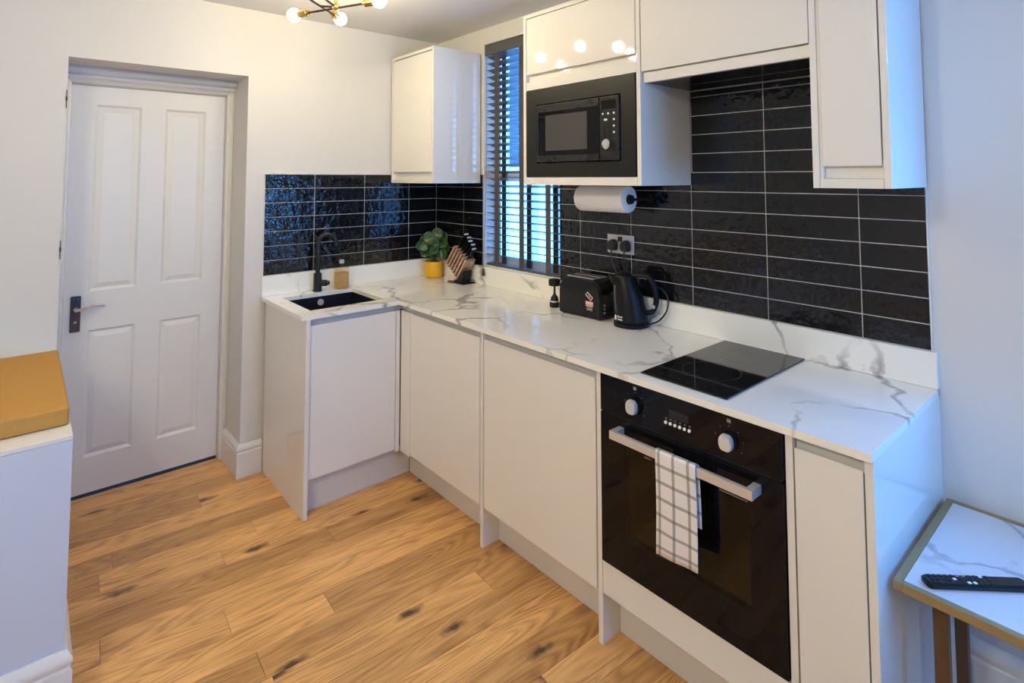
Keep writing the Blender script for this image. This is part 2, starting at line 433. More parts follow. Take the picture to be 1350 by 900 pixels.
def wall_back():
    bm = B()
    box(bm, XL, AX0, YB, AD, 0, H); box(bm, AX1, XW+WT, YB, AD, 0, H); box(bm, AX0, AX1, YB, AD, AZ, H)
    box(bm, XL, XW+WT, AD+.006, AD+.08, 0, H)
    return struct(obj('wall_back', bm, wall_paint, smooth=0))
wall_back()
def wall_right():
    bm = B()
    ys = [YF, W2[0], W2[1], W1[0], W1[1], YB]
    for i in (0, 2, 4): box(bm, XW, XW+WT, ys[i], ys[i+1], 0, H)
    for w in (W1, W2):
        box(bm, XW, XW+WT, w[0], w[1], 0, w[2]-.001); box(bm, XW, XW+WT, w[0], w[1], w[3]+.001, H)
    return struct(obj('wall_right', bm, wall_paint, smooth=0))
wall_right()
bounce_tint = plain('blue_grey_bounce_tint', (.20, .27, .37), .65, bump=.05, bscale=260, spec=.3)  # made-up colour on the unseen wall, cuts warm bounce onto the end panels
struct(bx('wall_left', (XL-.1, XL, YF, AD, 0, H), wall_paint, bev=0))
def wall_front():
    bm = B()
    box(bm, XL-.1, W3[0], YF-WT, YF, 0, H); box(bm, W3[1], XW+WT, YF-WT, YF, 0, H)
    box(bm, W3[0], W3[1], YF-WT, YF, 0, W3[2]); box(bm, W3[0], W3[1], YF-WT, YF, W3[3], H)
    return struct(obj('wall_front', bm, bounce_tint, smooth=0))
wall_front()

SK = [(0, 0), (.018, 0), (.018, .122), (.013, .126), (.013, .132), (.018, .138), (.018, .148), (.011, .157), (.006, .165), (0, .165)]
def skirt_run(bm, a, b, n, h=.165, m0=0, m1=0):
    """skirting from a to b (2D) with outward normal n; m0/m1 mitre extension per unit offset"""
    a, b, n = V(a), V(b), V(n); d = (b-a).normalized(); s = h/.165
    prism(bm, SK, lambda o, z: (*(a+n*o-d*o*m0), z*s), lambda o, z: (*(b+n*o+d*o*m1), z*s))
bm = B()
skirt_run(bm, (-1.0845, -.0005), (AX1, -.0005), (0, -1), m1=1)
skirt_run(bm, (AX1, -.0005), (AX1, .258), (-1, 0), m0=1)
struct(obj('baseboard_back', bm, trim_paint, smooth=50))
bm = B(); skirt_run(bm, (-.0005, -2.70), (-.0005, YF), (-1, 0), h=.235)
struct(obj('baseboard_right', bm, trim_paint, smooth=50))

# ------------------------------------------------------------------ door
def door():
    t = thing('door_1', None, None, (-1.57, .31, 0)); del t['label'], t['category']; t['kind'] = 'structure'
    DX0, DX1, DZ = -1.911, -1.2265, 1.984
    fy = .300
    # leaf with four raised-and-fielded panels
    bm = B()
    px = [(-1.815, -1.620), (-1.514, -1.322)]; pz = [(.183, .788), (.975, 1.892)]
    xs = [DX0, px[0][0], px[0][1], px[1][0], px[1][1], DX1]; zs = [.015, pz[0][0], pz[0][1], pz[1][0], pz[1][1], DZ]
    def quad(p): bm.faces.new([bm.verts.new(q) for q in p])
    for i in range(5):
        for j in range(5):
            x0, x1, z0, z1 = xs[i], xs[i+1], zs[j], zs[j+1]
            if i in (1, 3) and j in (1, 3):
                rings = [(0, 0), (.004, .004), (.011, .011), (.013, .0115), (.036, .003), (.038, .0025)]
                last = None
                for ins, dep in rings:
                    r = [(x0+ins, fy+dep, z0+ins), (x1-ins, fy+dep, z0+ins), (x1-ins, fy+dep, z1-ins), (x0+ins, fy+dep, z1-ins)]
                    if last:
                        for k in range(4): quad((last[k], last[(k+1) % 4], r[(k+1) % 4], r[k]))
                    last = r
                quad(last)
            else: quad(((x0, fy, z0), (x1, fy, z0), (x1, fy, z1), (x0, fy, z1)))
    bmesh.ops.remove_doubles(bm, verts=bm.verts, dist=1e-5)
    x0, x1, z0, z1 = DX0, DX1, .015, DZ
    y1 = AD
    for p in (((x0,fy,z0),(x0,y1,z0),(x0,y1,z1),(x0,fy,z1)), ((x1,fy,z0),(x1,y1,z0),(x1,y1,z1),(x1,fy,z1)),
              ((x0,fy,z1),(x1,fy,z1),(x1,y1,z1),(x0,y1,z1)), ((x0,fy,z0),(x1,fy,z0),(x1,y1,z0),(x0,y1,z0)), ((x0,y1,z0),(x1,y1,z0),(x1,y1,z1),(x0,y1,z1))): quad(p)
    obj('leaf', bm, trim_paint, t, smooth=18)
    bx('under_door_shade', (DX0, DX1, fy-.004, AD-.002, .0002, .004), rubber, t)  # dark strip painting the shade in the gap under the leaf
    # moulded frame
    bm = B()
    def prof(side):      # offset from opening edge inward, y front
        return [(0, AD-.001), (0, .262), (.006, .262), (.010, .256), (.018, .256), (.022, .266), (.030, .268), (.034, .29), (.034, AD-.001)]
    pr = prof(0)
    prism(bm, pr, lambda o, y: (AX1-.0005-o, y, 0), lambda o, y: (AX1-.0005-o, y, AZ-.03))
    prl = [(o*.85, y) for o, y in pr]
    prism(bm, prl, lambda o, y: (AX0+.0005+o, y, 0), lambda o, y: (AX0+.0005+o, y, AZ-.03))
    ph = [(0, AD-.001), (0, .215), (.012, .210), (.030, .222), (.036, .240), (.044, .232), (.052, .232), (.058, .246), (.066, .262), (.073, .266), (.0805, .29), (.0805, AD-.001)]
    prism(bm, ph, lambda o, y: (AX0+.0005, y, AZ-.0005-o), lambda o, y: (AX1-.0005, y, AZ-.0005-o))
    obj('frame', bm, trim_paint, t, smooth=40)
    # handle plate and lever
    bm = B(); box(bm, -1.884, -1.843, fy-.008, fy, .787, .959, bev=.004)
    pl = obj('handle_plate', bm, dark_chrome, t, label='dark chrome lever backplate')
    bm = B(); cyl(bm, (-1.863, fy-.006, .899), (-1.863, fy-.03, .899), .013, .010); tube(bm, [(-1.866, fy-.032, .893), (-1.853, fy-.036, .895), (-1.82, fy-.037, .904), (-1.785, fy-.036, .909), (-1.752, fy-.034, .907)], .0065, flat=1.3)
    obj('lever', bm, chrome, t, label='curved chrome lever')
    bm = B(); cyl(bm, (-1.863, fy-.0095, .835), (-1.863, fy-.007, .835), .006); cyl(bm, (-1.872, fy-.0095, .946), (-1.872, fy-.007, .946), .003); cyl(bm, (-1.854, fy-.0095, .946), (-1.854, fy-.007, .946), .003)
    obj('escutcheon', bm, chrome, pl)
    for z in (1.88, 1.22):
        bm = B(); box(bm, -1.944, -1.9405, -.004, .012, z-.045, z+.035, bev=.001); cyl(bm, (-1.9425, -.003, z-.012), (-1.9425, -.003, z+.006), .0035, seg=10)
        obj('hinge', bm, dark_bronze, t)
door()

# ------------------------------------------------------------------ windows, blinds, outside
def window(name, axis, w, depth, trans=None, mull=None):
    t = bpy.data.objects.new(name, None); COL.objects.link(t); t['kind'] = 'structure'
    a0, a1, z0, z1 = w
    F = (lambda a, d, z: (d, a, z)) if axis == 'x' else (lambda a, d, z: (a, d, z))
    t.location = F((a0+a1)/2, depth, z0)
    def bar(bm, p, q, r, s, d0, d1): 
        A = F(p, d0, r); C = F(q, d1, s); box(bm, A[0], C[0], A[1], C[1], A[2], C[2], bev=.003)
    bm = B(); d0, d1 = depth, depth+(.06 if axis == 'x' else -.06)
    e = .052
    bar(bm, a0, a1, z0, z0+e, d0, d1); bar(bm, a0, a1, z1-e, z1, d0, d1); bar(bm, a0, a0+e, z0+e, z1-e, d0, d1); bar(bm, a1-e, a1, z0+e, z1-e, d0, d1)
    if trans: bar(bm, a0+e, a1-e, trans-.03, trans+.03, d0, d1)
    for m in (mull or []): bar(bm, m-.0165, m+.0165, z0+e, z1-e, d0, d1)
    obj('window_frame', bm, upvc, t)
    bm = B(); dm = (d0+d1)/2; bar(bm, a0+e-.004, a1-e+.004, z0+e-.004, z1-e+.004, dm-.003, dm+.003)
    obj('glass', bm, pane_m, t, smooth=0)
    bm = B()
    A = F(a0, 0.0008 if axis == 'x' else YF, z0-.0); 
    if axis == 'x': box(bm, .001, d0-.001, a0+.001, a1-.001, z0-.0005, z0+.006, bev=.002)
    else: box(bm, a0+.001, a1-.001, d0+.001, YF-.001, z0, z0+.012, bev=.002)
    obj('window_sill', bm, trim_paint, t)
    return t
window('window_1', 'x', W1, .085, trans=1.535, mull=[-.8125, -1.022])
window('window_2', 'x', W2, .11, trans=1.72)
window('window_3', 'y', W3, YF-.11, trans=None, mull=[-.735])

def blind(name, label, w, tapes, zbot, ztop, val_h, pitch, x0=.012, depth=.048, cord=False):
    a0, a1 = w[0]+.008, w[1]-.006
    t = thing(name, label, 'blind', (x0+.03, (a0+a1)/2, zbot))
    bx('valance', (x0-.010, x0+.004, a0-.004, a1+.003, ztop-val_h, ztop), blind_m, t, bev=.002)
    bx('head_rail', (x0+.008, x0+.052, a0+.003, a1-.003, ztop-.05, ztop-.004), blind_m, t)
    bm = B(); z = ztop-val_h-.012; i = 0
    while z > zbot+.03:
        # slightly crowned slat
        A = []
        for k in range(5):
            s = -1+k*.5; A.append((x0+.004+depth*(s+1)/2, z+.0022*(1-s*s)-.0062*s))
        poly = A+[(x, zz-.0028) for x, zz in A[::-1]]
        prism(bm, poly, lambda x, zz: (x, a0, zz), lambda x, zz: (x, a1, zz))
        z -= pitch
    obj('slats', bm, blind_m, t, smooth=50)
    bx('bottom_rail', (x0+.003, x0+.053, a0, a1, zbot, zbot+.016), blind_m, t, bev=.003)
    for y in tapes:
        for p, q, zt in ((x0-.0006, x0+.0014, ztop-val_h+.006), (x0+depth+.007, x0+depth+.0085, ztop-.05)):
            bm = B(); box(bm, p, q, y-.019, y+.019, zbot+.004, zt); obj('ladder_tape', bm, tape_m, t, smooth=0)
    if cord:
        y = a1-.018
        bm = B(); tube(bm, [(x0-.012, y, ztop-val_h-.005), (x0-.014, y-.001, 1.6), (x0-.043, y-.012, 1.06), (x0-.046, y-.012, 1.0)], .0011, seg=6)
        c = obj('pull_cord', bm, tape_m, t)
        bm = B(); lathe(bm, [(.002, .042), (.005, .036), (.0085, .018), (.010, .006), (.008, 0)], (x0-.046, y-.012, .958), seg=14)
        obj('tassel', bm, dark_bronze, c)
blind('venetian_blind', 'charcoal venetian blind over worktop, between corner cabinet and microwave cabinet', W1, (-.612, -.828, -1.036), 1.010, 2.322, .062, .0405, cord=True)
blind('venetian_blind', 'venetian blind at far right edge of the photo, above the side table', W2, (-3.02, -3.43, -3.85), 1.63, 2.112, .06, .052)

# outside
struct(bx('ground', (XW+WT, 9, -9, 7, -.5, -.3), paving, bev=0))
def garden_wall():
    bm = B()
    for k in range(9): box(bm, 2.9, 3.0, -3.2, 4.5, -.3+k*.16, -.3+k*.16+.152, bev=.006)
    return tag(obj('cladding_wall', bm, outside_white), 'white horizontal cladding wall outside, seen through the blind slats', 'wall')
garden_wall()
def house():
    t = thing('neighbouring_house', 'pale house with blue door seen through lower window behind blind', 'house', (4.6, 1.6, -.3))
    bx('house_wall', (4.5, 7, .2, 6.2, -.3, 1.72), outside_white, t, bev=0)
    bx('slate_cladding', (4.47, 7, .2, 6.2, 1.722, 4.2), slate_m, t, bev=0)
    bx('house_door', (4.46, 4.5, 1.35, 1.95, -.3, 1.45), house_blue, t, bev=.005)
    quick('house_roof', lambda bm: prism(bm, [(4.3, 4.202), (7.2, 4.202), (5.75, 5.2)], lambda x, z: (x, .1, z), lambda x, z: (x, 6.3, z)), blind_m, t)
house()

# ------------------------------------------------------------------ tiled splashbacks
UP, P, Q = 1.0075, .0769, .305
def tile_set(name, label, rects, axis):
    """rects: (a0,a1,z0,z1) cells; axis 'y' = back wall (varies in x), 'x' = hob wall (varies in y)"""
    bm = B(); lay = bm.loops.layers.float_color.new('rnd'); bg = B(); rng = random.Random(5)
    for a0, a1, z0, z1 in rects:
        g = .0013; n0 = set(bm.faces); 
        if axis == 'y': vs = box(bm, a0+g, a1-g, -.0085, -.001, z0+g, z1-g, bev=.0016); c = V(((a0+a1)/2, -.008, (z0+z1)/2))
        else: vs = box(bm, -.0085, -.001, a0+g, a1-g, z0+g, z1-g, bev=.0016); c = V((-.008, (a0+a1)/2, (z0+z1)/2))
        col = (rng.random(), rng.random(), rng.random(), 1)
        R = Matrix.Rotation(rng.uniform(-.004, .004), 3, 'Z') @ Matrix.Rotation(rng.uniform(-.006, .006), 3, 'Y' if axis == 'x' else 'X')
        bmesh.ops.rotate(bm, verts=vs, cent=c, matrix=R)
        for f in bm.faces:
            if f not in n0:
                for l in f.loops: l[lay] = col
        if axis == 'y': box(bg, a0, a1, -.0066, -.0005, z0, z1)
        else: box(bg, -.0066, -.0005, a0, a1, z0, z1)
    o = tag(obj(name, bm, tile_m, smooth=30), label, 'tiles')
    obj('grout', bg, grout_m, o, smooth=0)
    return o
cells = []
jx = [-1.096, -.8255, -.5205, -.2155, -.009]
for k in range(7):
    for a, b in zip(jx, jx[1:]): cells.append((a, b, UP+k*P, UP+(k+1)*P))
tile_set('tile_splashback', 'glossy black rippled tiles behind the sink tap', cells, 'y')
cells = []
jy = [-2.681, -2.499, -2.194, -1.889, -1.584, -1.279, -1.14]
for k in range(7):
    for a, b in zip(jy, jy[1:]): cells.append((a, b, UP+k*P, UP+(k+1)*P))
for k in range(7, 12):
    z1 = min(UP+(k+1)*P, 1.878)
    for a, b in ((-2.4895, -2.194), (-2.194, -1.894)): cells.append((a, b, UP+k*P, z1))
tile_set('tile_splashback', 'glossy black tiles on the long wall above the hob and kettle', cells, 'x')
cells = [(a, b, UP+k*P, UP+(k+1)*P) for k in range(7) for a, b in ((-.313, -.0095), (-.506, -.313))]
tile_set('tile_splashback', 'glossy black tiles between the corner and the window, behind the knife block', cells, 'x')
struct(bx('trim_1', (-1.0995, -1.0965, -.0105, -.0005, UP, UP+7*P), trim_paint, bev=.0005))
struct(bx('trim_2', (-1.0995, -.009, -.0105, -.0005, UP+7*P+.0005, UP+7*P+.0035), trim_paint, bev=.0005))
struct(bx('trim_3', (-.0105, -.0005, -2.6845, -2.6815, UP, 1.494), trim_paint, bev=.0005))

# ------------------------------------------------------------------ base units
WZ0, WZ = .880, .900
FX, FY = -.590, -.572       # door faces
def front_door(bm_name, parent, x=None, y=None, a0=0, a1=0, z0=.163, z1=.850, mat=gloss, th=.019):
    """flat handleless door, top edge rebated as a J-pull"""
    bm = B()
    if x is not None:
        pr = [(x, z0), (x, z1-.001), (x+.0015, z1), (x+th, z1-.018), (x+th, z0)]
        prism(bm, pr, lambda p, z: (p, a0, z), lambda p, z: (p, a1, z))
    else:
        pr = [(y, z0), (y, z1-.001), (y+.0015, z1), (y+th, z1-.018), (y+th, z0)]
        prism(bm, pr, lambda p, z: (a0, p, z), lambda p, z: (a1, p, z))
    bmesh.ops.recalc_face_normals(bm, faces=bm.faces)
    bmesh.ops.bevel(bm, geom=bm.edges[:], offset=.0012, segments=2, affect='EDGES')
    return obj(bm_name, bm, mat, parent)
# sink unit
t = thing('sink_base_cabinet', 'white gloss base cabinet under the black sink, with full-height end panel', 'cabinet', (-.84, -.29, 0))
bx('carcass', (-1.0625, -.617, -.530, -.03, .150, .650), carc, t)
bx('side_panel', (-1.0825, -1.0635, -.586, -.0195, 0, .8795), gloss, t)
front_door('door', t, y=FY, a0=-1.0595, a1=-.6185)
bx('handle_rail', (-1.0625, -.617, -.552, -.5485, .80, .8795), rail_m, t, bev=.0005)
# corner unit
t = thing('corner_base_cabinet', 'white base cabinet left of the middle cabinet, at the inner corner', 'cabinet', (-.30, -.90, 0))
bx('carcass', (-.555, -.03, -1.2315, -.6725, .150, .8795), carc, t)
front_door('door', t, x=FX, a0=-1.2300, a1=-.6685)
bx('handle_rail', (-.572, -.5685, -1.2315, -.6655, .80, .8795), rail_m, t, bev=.0005)
# L-shaped corner post between the two runs
t = thing('corner_post', 'white L-shaped corner post between sink cabinet and corner base cabinet', 'corner post', (-.59, -.60, .150))
bx('post', (-.6150, -.592, -.570, -.5505, .150, .850), gloss, t)
bx('filler_strip', (-.5885, -.5695, -.6645, -.572, .150, .850), gloss, t)
bx('rail', (-.6155, -.5695, -.552, -.5495, .851, .8795), rail_m, t, bev=.0005)
bx('rail', (-.572, -.5695, -.6645, -.5525, .851, .8795), rail_m, t, bev=.0005)
# middle unit
t = thing('base_cabinet', 'wide white base cabinet beside the oven, between two floor-length panels', 'cabinet', (-.30, -1.56, 0))
bx('carcass', (-.555, -.03, -1.870, -1.2565, .150, .8795), carc, t)
bx('side_panel', (-.589, -.03, -1.2535, -1.2345, 0, .8795), gloss, t)
front_door('door', t, x=FX, a0=-1.8685, a1=-1.2605)
bx('handle_rail', (-.572, -.5685, -1.870, -1.2565, .80, .8795), rail_m, t, bev=.0005)
# oven housing
t = thing('oven_housing_cabinet', 'white cabinet framing the black built-in oven', 'cabinet', (-.30, -2.19, 0))
bx('side_panel', (-.589, -.03, -1.8925, -1.8735, 0, .8795), gloss, t)
bx('side_panel', (-.589, -.03, -2.5155, -2.4965, 0, .8795), gloss, t)
bx('filler_panel', (FX, FX+.019, -2.4945, -1.8945, .166, .2715), gloss, t)
bx('shelf', (-.568, -.03, -2.4945, -1.8945, .245, .2635), carc, t)
bx('back_panel', (-.05, -.035, -2.4945, -1.8945, .2645, .8795), carc, t)
# end unit
t = thing('end_base_cabinet', 'narrow white base cabinet right of the oven, at the run end', 'cabinet', (-.30, -2.60, 0))
bx('carcass', (-.555, -.03, -2.6735, -2.5175, .150, .8795), carc, t)
front_door('door', t, x=FX, a0=-2.6725, a1=-2.5195)
bx('handle_rail', (-.572, -.5685, -2.6735, -2.5175, .80, .8795), rail_m, t, bev=.0005)
bx('side_panel', (-.589, -.0015, -2.6945, -2.6755, 0, .8795), gloss, t)
for d, l in (((-1.0625, -.5035, -.520, -.505, 0, .149), 'white plinth board under the sink cabinet'),
             ((-.502, -.487, -1.2335, -.5215, 0, .149), 'white plinth board under the corner base cabinet'),
             ((-.502, -.487, -1.8725, -1.2545, 0, .149), 'white plinth board under the wide middle cabinet'),
             ((-.502, -.487, -2.4955, -1.8935, 0, .165), 'white plinth board under the oven'),
             ((-.502, -.487, -2.6745, -2.5165, 0, .149), 'white plinth board under the narrow end cabinet')):
    tag(bx('plinth', d, plinth_m), l, 'plinth')

# worktop: L-shaped slab with a sink cut-out
SX0, SX1, SY0, SY1 = -1.028, -.640, -.490, -.110
def worktop():
    bm = B()
    X = [-1.103, SX0, SX1, -.605, -.0205]; Y = [-2.6955, -.5725-.0, SY0, SY1, -.0205]
    Y[1] = -.583
    cells = []
    for i in range(4):
        for j in range(4):
            if j == 0 and i < 3: continue
            if i == 1 and j == 2: continue
            cells.append((i, j))
    vt = {}
    def v(i, j, z):
        if (i, j, z) not in vt: vt[(i, j, z)] = bm.verts.new((X[i], Y[j], z))
        return vt[(i, j, z)]
    S = set(cells)
    for i, j in cells:
        bm.faces.new((v(i,j,WZ), v(i+1,j,WZ), v(i+1,j+1,WZ), v(i,j+1,WZ)))
        bm.faces.new((v(i,j+1,WZ0), v(i+1,j+1,WZ0), v(i+1,j,WZ0), v(i,j,WZ0)))
        for (a, b), nb in ((((i,j),(i+1,j)),(i,j-1)), (((i+1,j),(i+1,j+1)),(i+1,j)), (((i+1,j+1),(i,j+1)),(i,j+1)), (((i,j+1),(i,j)),(i-1,j))):
            if nb not in S: bm.faces.new((v(*a,WZ0), v(*b,WZ0), v(*b,WZ), v(*a,WZ)))
    bmesh.ops.recalc_face_normals(bm, faces=bm.faces)
    es = [e for e in bm.edges if len(e.link_faces) == 2 and e.calc_face_angle() > .5 and max(w.co.z for w in e.verts) == WZ and min(w.co.z for w in e.verts) == WZ]
    bmesh.ops.bevel(bm, geom=es, offset=.002, segments=2, affect='EDGES')
    o = tag(obj('worktop', bm, quartz_m, smooth=25), 'L-shaped white quartz worktop with grey veins', 'worktop')
    return o
wt = worktop()
# drainer grooves beside the sink: shallow half-round channels sit as slim inlays
bm = B()
for k in range(5):
    y = -.17-k*.062
    prism(bm, [(y-.004, WZ), (y-.0025, WZ+.0006), (y+.0025, WZ+.0006), (y+.004, WZ)], lambda p, z: (-.59, p, z), lambda p, z: (-.20, p, z))
obj('drainer_groove', bm, quartz_m, wt, smooth=20)
tag(bx('upstand', (-1.103, -.0205, -.0205, -.0005, WZ+.0005, UP-.0005), quartz_m), 'veined white quartz upstand behind the sink', 'upstand')
tag(bx('upstand', (-.0205, -.0005, -2.6955, -.021, WZ+.0005, UP-.0005), quartz_m), 'veined white quartz upstand along the hob wall under the window', 'upstand')

# sink, tap
def sink():
    bm = B(); o = .004; zb = .70; r = .006
    x0, x1, y0, y1 = SX0-o, SX1+o, SY0-o, SY1+o
    def ring(ins, z): return [bm.verts.new(p) for p in ((x0+ins, y0+ins, z), (x1-ins, y0+ins, z), (x1-ins, y1-ins, z), (x0+ins, y1-ins, z))]
    R = [ring(-.016, WZ0-.001), ring(0, WZ0-.001), ring(.006, zb+.02), ring(.022, zb), ]
    R2 = [ring(-.016, WZ0-.008), ring(-.006, WZ0-.008), ring(0, zb+.01), ring(.02, zb-.008)]
    for L in (R, R2):
        for A, C in zip(L, L[1:]):
            for i in range(4): bm.faces.new((A[i], A[(i+1) % 4], C[(i+1) % 4], C[i]))
        bm.faces.new(L[-1])
    for i in range(4): bm.faces.new((R[0][i], R[0][(i+1) % 4], R2[0][(i+1) % 4], R2[0][i]))
    t = tag(obj('sink', bm, sink_m, smooth=20), 'black undermount sink in the veined worktop', 'sink')
    bm = B(); y = SY1-.001
    prev = None
    cyl(bm, (-.822, y-.002, .848), (-.822, y+.0035, .848), .017, seg=28); cyl(bm, (-.822, y-.004, .848), (-.822, y-.002, .848), .010, seg=24)
    obj('overflow', bm, knob_silver, t, label='round chrome overflow')
    bm = B(); lathe(bm, [(.045, .0), (.045, .003), (.038, .005), (.03, .002)], (-.835, -.3, zb+.0005)); obj('waste', bm, chrome, t)
sink()
def tap():
    c = V((-.822, -.062, WZ))
    t = thing('kitchen_tap', 'matt black swan-neck tap standing behind the black sink', 'tap', c)
    quick('base', lambda bm: lathe(bm, [(.025, .0005), (.025, .004), (.0225, .008), (.0215, .095), (.0205, .098), (.0145, .101)], c), black_matt, t)
    d = V((.55, -.55, 0)).normalized()
    d = V((.80, -.32, 0)).normalized()
    pts = [c+V((0, 0, .10)), c+V((0, 0, .2)), c+V((0, 0, .265)), c+d*.012+V((0, 0, .297)), c+d*.045+V((0, 0, .312)), c+d*.082+V((0, 0, .298)), c+d*.094+V((0, 0, .274)), c+d*.096+V((0, 0, .262))]
    quick('spout', lambda bm: (tube(bm, pts, .0125, seg=16), cyl(bm, c+d*.096+V((0, 0, .264)), c+d*.096+V((0, 0, .245)), .0140, seg=18)), black_matt, t)
    s = V((.76, -.65, 0)).normalized()
    h = quick('side_valve', lambda bm: cyl(bm, c+s*.015+V((0, 0, .045)), c+s*.052+V((0, 0, .045)), .0165, .0175, bev=.002), black_matt, t)
    quick('lever', lambda bm: cyl(bm, c+s*.0525+V((0, 0, .045)), c+s*.066+V((0, 0, .047)), .0125, .011, bev=.002), black_matt, h)
tap()
def soap():
    c = V((-.686, -.068, WZ+.0005))
    t = thing('soap_bottle', 'clear bottle of amber liquid soap with silver cap beside the tap', 'bottle', c)
    prof = [(.036, 0), (.0405, .003), (.042, .01), (.042, .104), (.039, .118), (.028, .128), (.0125, .134), (.0125, .140)]
    quick('bottle', lambda bm: lathe(bm, prof, c), amber_glass, t)
    quick('soap', lambda bm: lathe(bm, [(.034, .003), (.039, .006), (.0405, .012), (.0405, .088)], c), soap_m, t)
    quick('cap', lambda bm: lathe(bm, [(.0145, .1405), (.0145, .158), (.0135, .160)], c), satin_silver, t)
soap()

# ------------------------------------------------------------------ hob and oven
t = thing('hob', 'small black glass hob set on the worktop above the oven', 'hob', (-.2985, -2.181, WZ))
HX0, HX1, HY0, HY1 = -.560, -.0305, -2.326, -2.034
bx('glass', (HX0, HX1, HY0, HY1, WZ+.0008, WZ+.006), hob_glass, t, bev=.0015)
zone_m = plain('zone_print', (.045, .045, .05), .2)
for cx, r in ((-.175, .072), (-.385, .090)):
    bm = B()
    for rr in (r,):
        seg = 48; A = [[bm.verts.new((cx+q*math.cos(2*PI*k/seg), -2.18+q*math.sin(2*PI*k/seg), WZ+.0062+dz)) for k in range(seg)] for q, dz in ((rr-.0012, 0), (rr-.0008, .00012), (rr+.0008, .00012), (rr+.0012, 0))]
        for a, b in zip(A, A[1:]):
            for i in range(seg): bm.faces.new((a[i], a[(i+1) % seg], b[(i+1) % seg], b[i]))
    obj('cooking_zone', bm, zone_m, t)
for k in range(7): quick('touch_key', lambda bm: cyl(bm, (-.525, -2.09-k*.03, WZ+.0062), (-.525, -2.09-k*.03, WZ+.0064), .004, seg=12), zone_m, t)

def oven():
    OX = -.596; y0, y1 = -2.4935, -1.8965
    t = thing('built_in_oven', 'black built-in electric oven with steel bar handle', 'oven', (-.33, -2.195, .272))
    # cavity
    bm = B()
    c0, c1, d0, d1, zb, zt = y0+.02, y1-.02, -.568, -.06, .274, .870
    wy0, wy1, wz0, wz1 = -2.402, -1.995, .390, .676
    for a in ((d0, d1, c0, wy0-.004, zb, zt), (d0, d1, wy1+.004, c1, zb, zt), (d0, d1, wy0-.004, wy1+.004, zb, wz0-.004), (d0, d1, wy0-.004, wy1+.004, wz1+.004, zt), (d1-.01, d1, wy0, wy1, wz0, wz1)): box(bm, *a)
    obj('oven_body', bm, oven_inner, t, smooth=0)
    f = bx('control_panel', (OX, -.569, y0, y1, .757, .8755), black_glass, t, bev=.002)
    for yk in (-2.037, -2.350):
        k = quick('knob', lambda bm: cyl(bm, (OX-.0005, yk, .809), (OX-.010, yk, .809), .0265, .025, seg=32), black_pl, t)
        bm = B(); pts = []
        poly = [(-.0115, -.021), (.0115, -.021), (.019, -.010), (.019, .010), (.0115, .0215), (-.0115, .0215), (-.019, .010), (-.019, -.010)]
        prism(bm, poly, lambda a, z: (OX-.010, yk+a, .809+z), lambda a, z: (OX-.028, yk+a*.94, .809+z*.94))
        bmesh.ops.recalc_face_normals(bm, faces=bm.faces)
        bmesh.ops.bevel(bm, geom=bm.edges[:], offset=.0025, segments=2, affect='EDGES')
        obj('knob_cap', bm, knob_silver, k, label='faceted silver knob cap')
        quick('knob_mark', lambda bm: cyl(bm, (OX-.0282, yk, .825), (OX-.0287, yk, .825), .0018, seg=8), grey_print, k)
        # printed scale round the knob
        for a in (0, 40, 80, 120, -40, -80):
            r = math.radians(a+90); bm = B(); cyl(bm, (OX-.0004, yk+.040*math.cos(r), .809+.040*math.sin(r)), (OX+.0002, yk+.040*math.cos(r), .809+.040*math.sin(r)), .0014, seg=6)
            obj('dial_mark', bm, grey_print, k)
        bm = B(); prism(bm, rrect(.012, .010, .002), lambda a, z: (OX-.0004, yk+a, .862+z), lambda a, z: (OX+.0002, yk+a, .862+z))
        obj('dial_symbol', bm, grey_print, k)
    bx('display', (OX-.0008, OX, -2.226, -2.160, .813, .836), mw_grey, t, bev=.0003)
    for i in range(6):
        y = -2.150-i*.0158
        quick('button', lambda bm: cyl(bm, (OX-.0005, y, .7955), (OX-.004, y, .7955), .0048, .0042, seg=16), white_pl, t)
    for i in range(6): quick('button_symbol', lambda bm: box(bm, OX-.0003, OX+.0002, -2.153-i*.0158, -2.148-i*.0158, .8055, .8085), grey_print, t)
    # door: black frame with window
    bm = B(); z0, z1 = .2745, .7515
    for a in ((y0, wy0), (wy1, y1)): box(bm, OX, -.571, a[0], a[1], z0, z1, bev=.0015)
    box(bm, OX, -.571, wy0-.002, wy1+.002, z0, wz0, bev=.0015); box(bm, OX, -.571, wy0-.002, wy1+.002, wz1, z1, bev=.0015)
    dr = obj('oven_door', bm, black_glass, t)
    bx('window_glass', (OX+.0005, OX+.004, wy0-.001, wy1+.001, wz0-.001, wz1+.001), oven_pane, dr, bev=0)
    quick('glass_mark', lambda bm: box(bm, OX-.0005, OX+.0003, wy0+.004, wy0+.085, wz1-.009, wz1-.006), grey_print, dr); quick('glass_mark', lambda bm: box(bm, OX-.0005, OX+.0003, wy1-.10, wy1-.075, wz1-.013, wz1-.010), grey_print, dr)
    quick('vent_strip', lambda bm: box(bm, OX+.002, -.575, y0+.004, y1-.004, .7520, .7565), black_pl, t); quick('door_trim', lambda bm: box(bm, OX-.0012, OX+.0002, y0+.05, y1-.05, .742, .7445, bev=.0004), black_pl, dr)
    h = quick('handle', lambda bm: box(bm, -.648, -.636, -2.4365, -1.974, .703, .7285, bev=.0012), steel, dr, label='flat brushed steel bar handle')
    for a in (-2.4365, -1.994): bx('handle_bracket', (-.6362, OX-.0002, a, a+.0205, .704, .7275), steel, h, bev=.001)
oven()

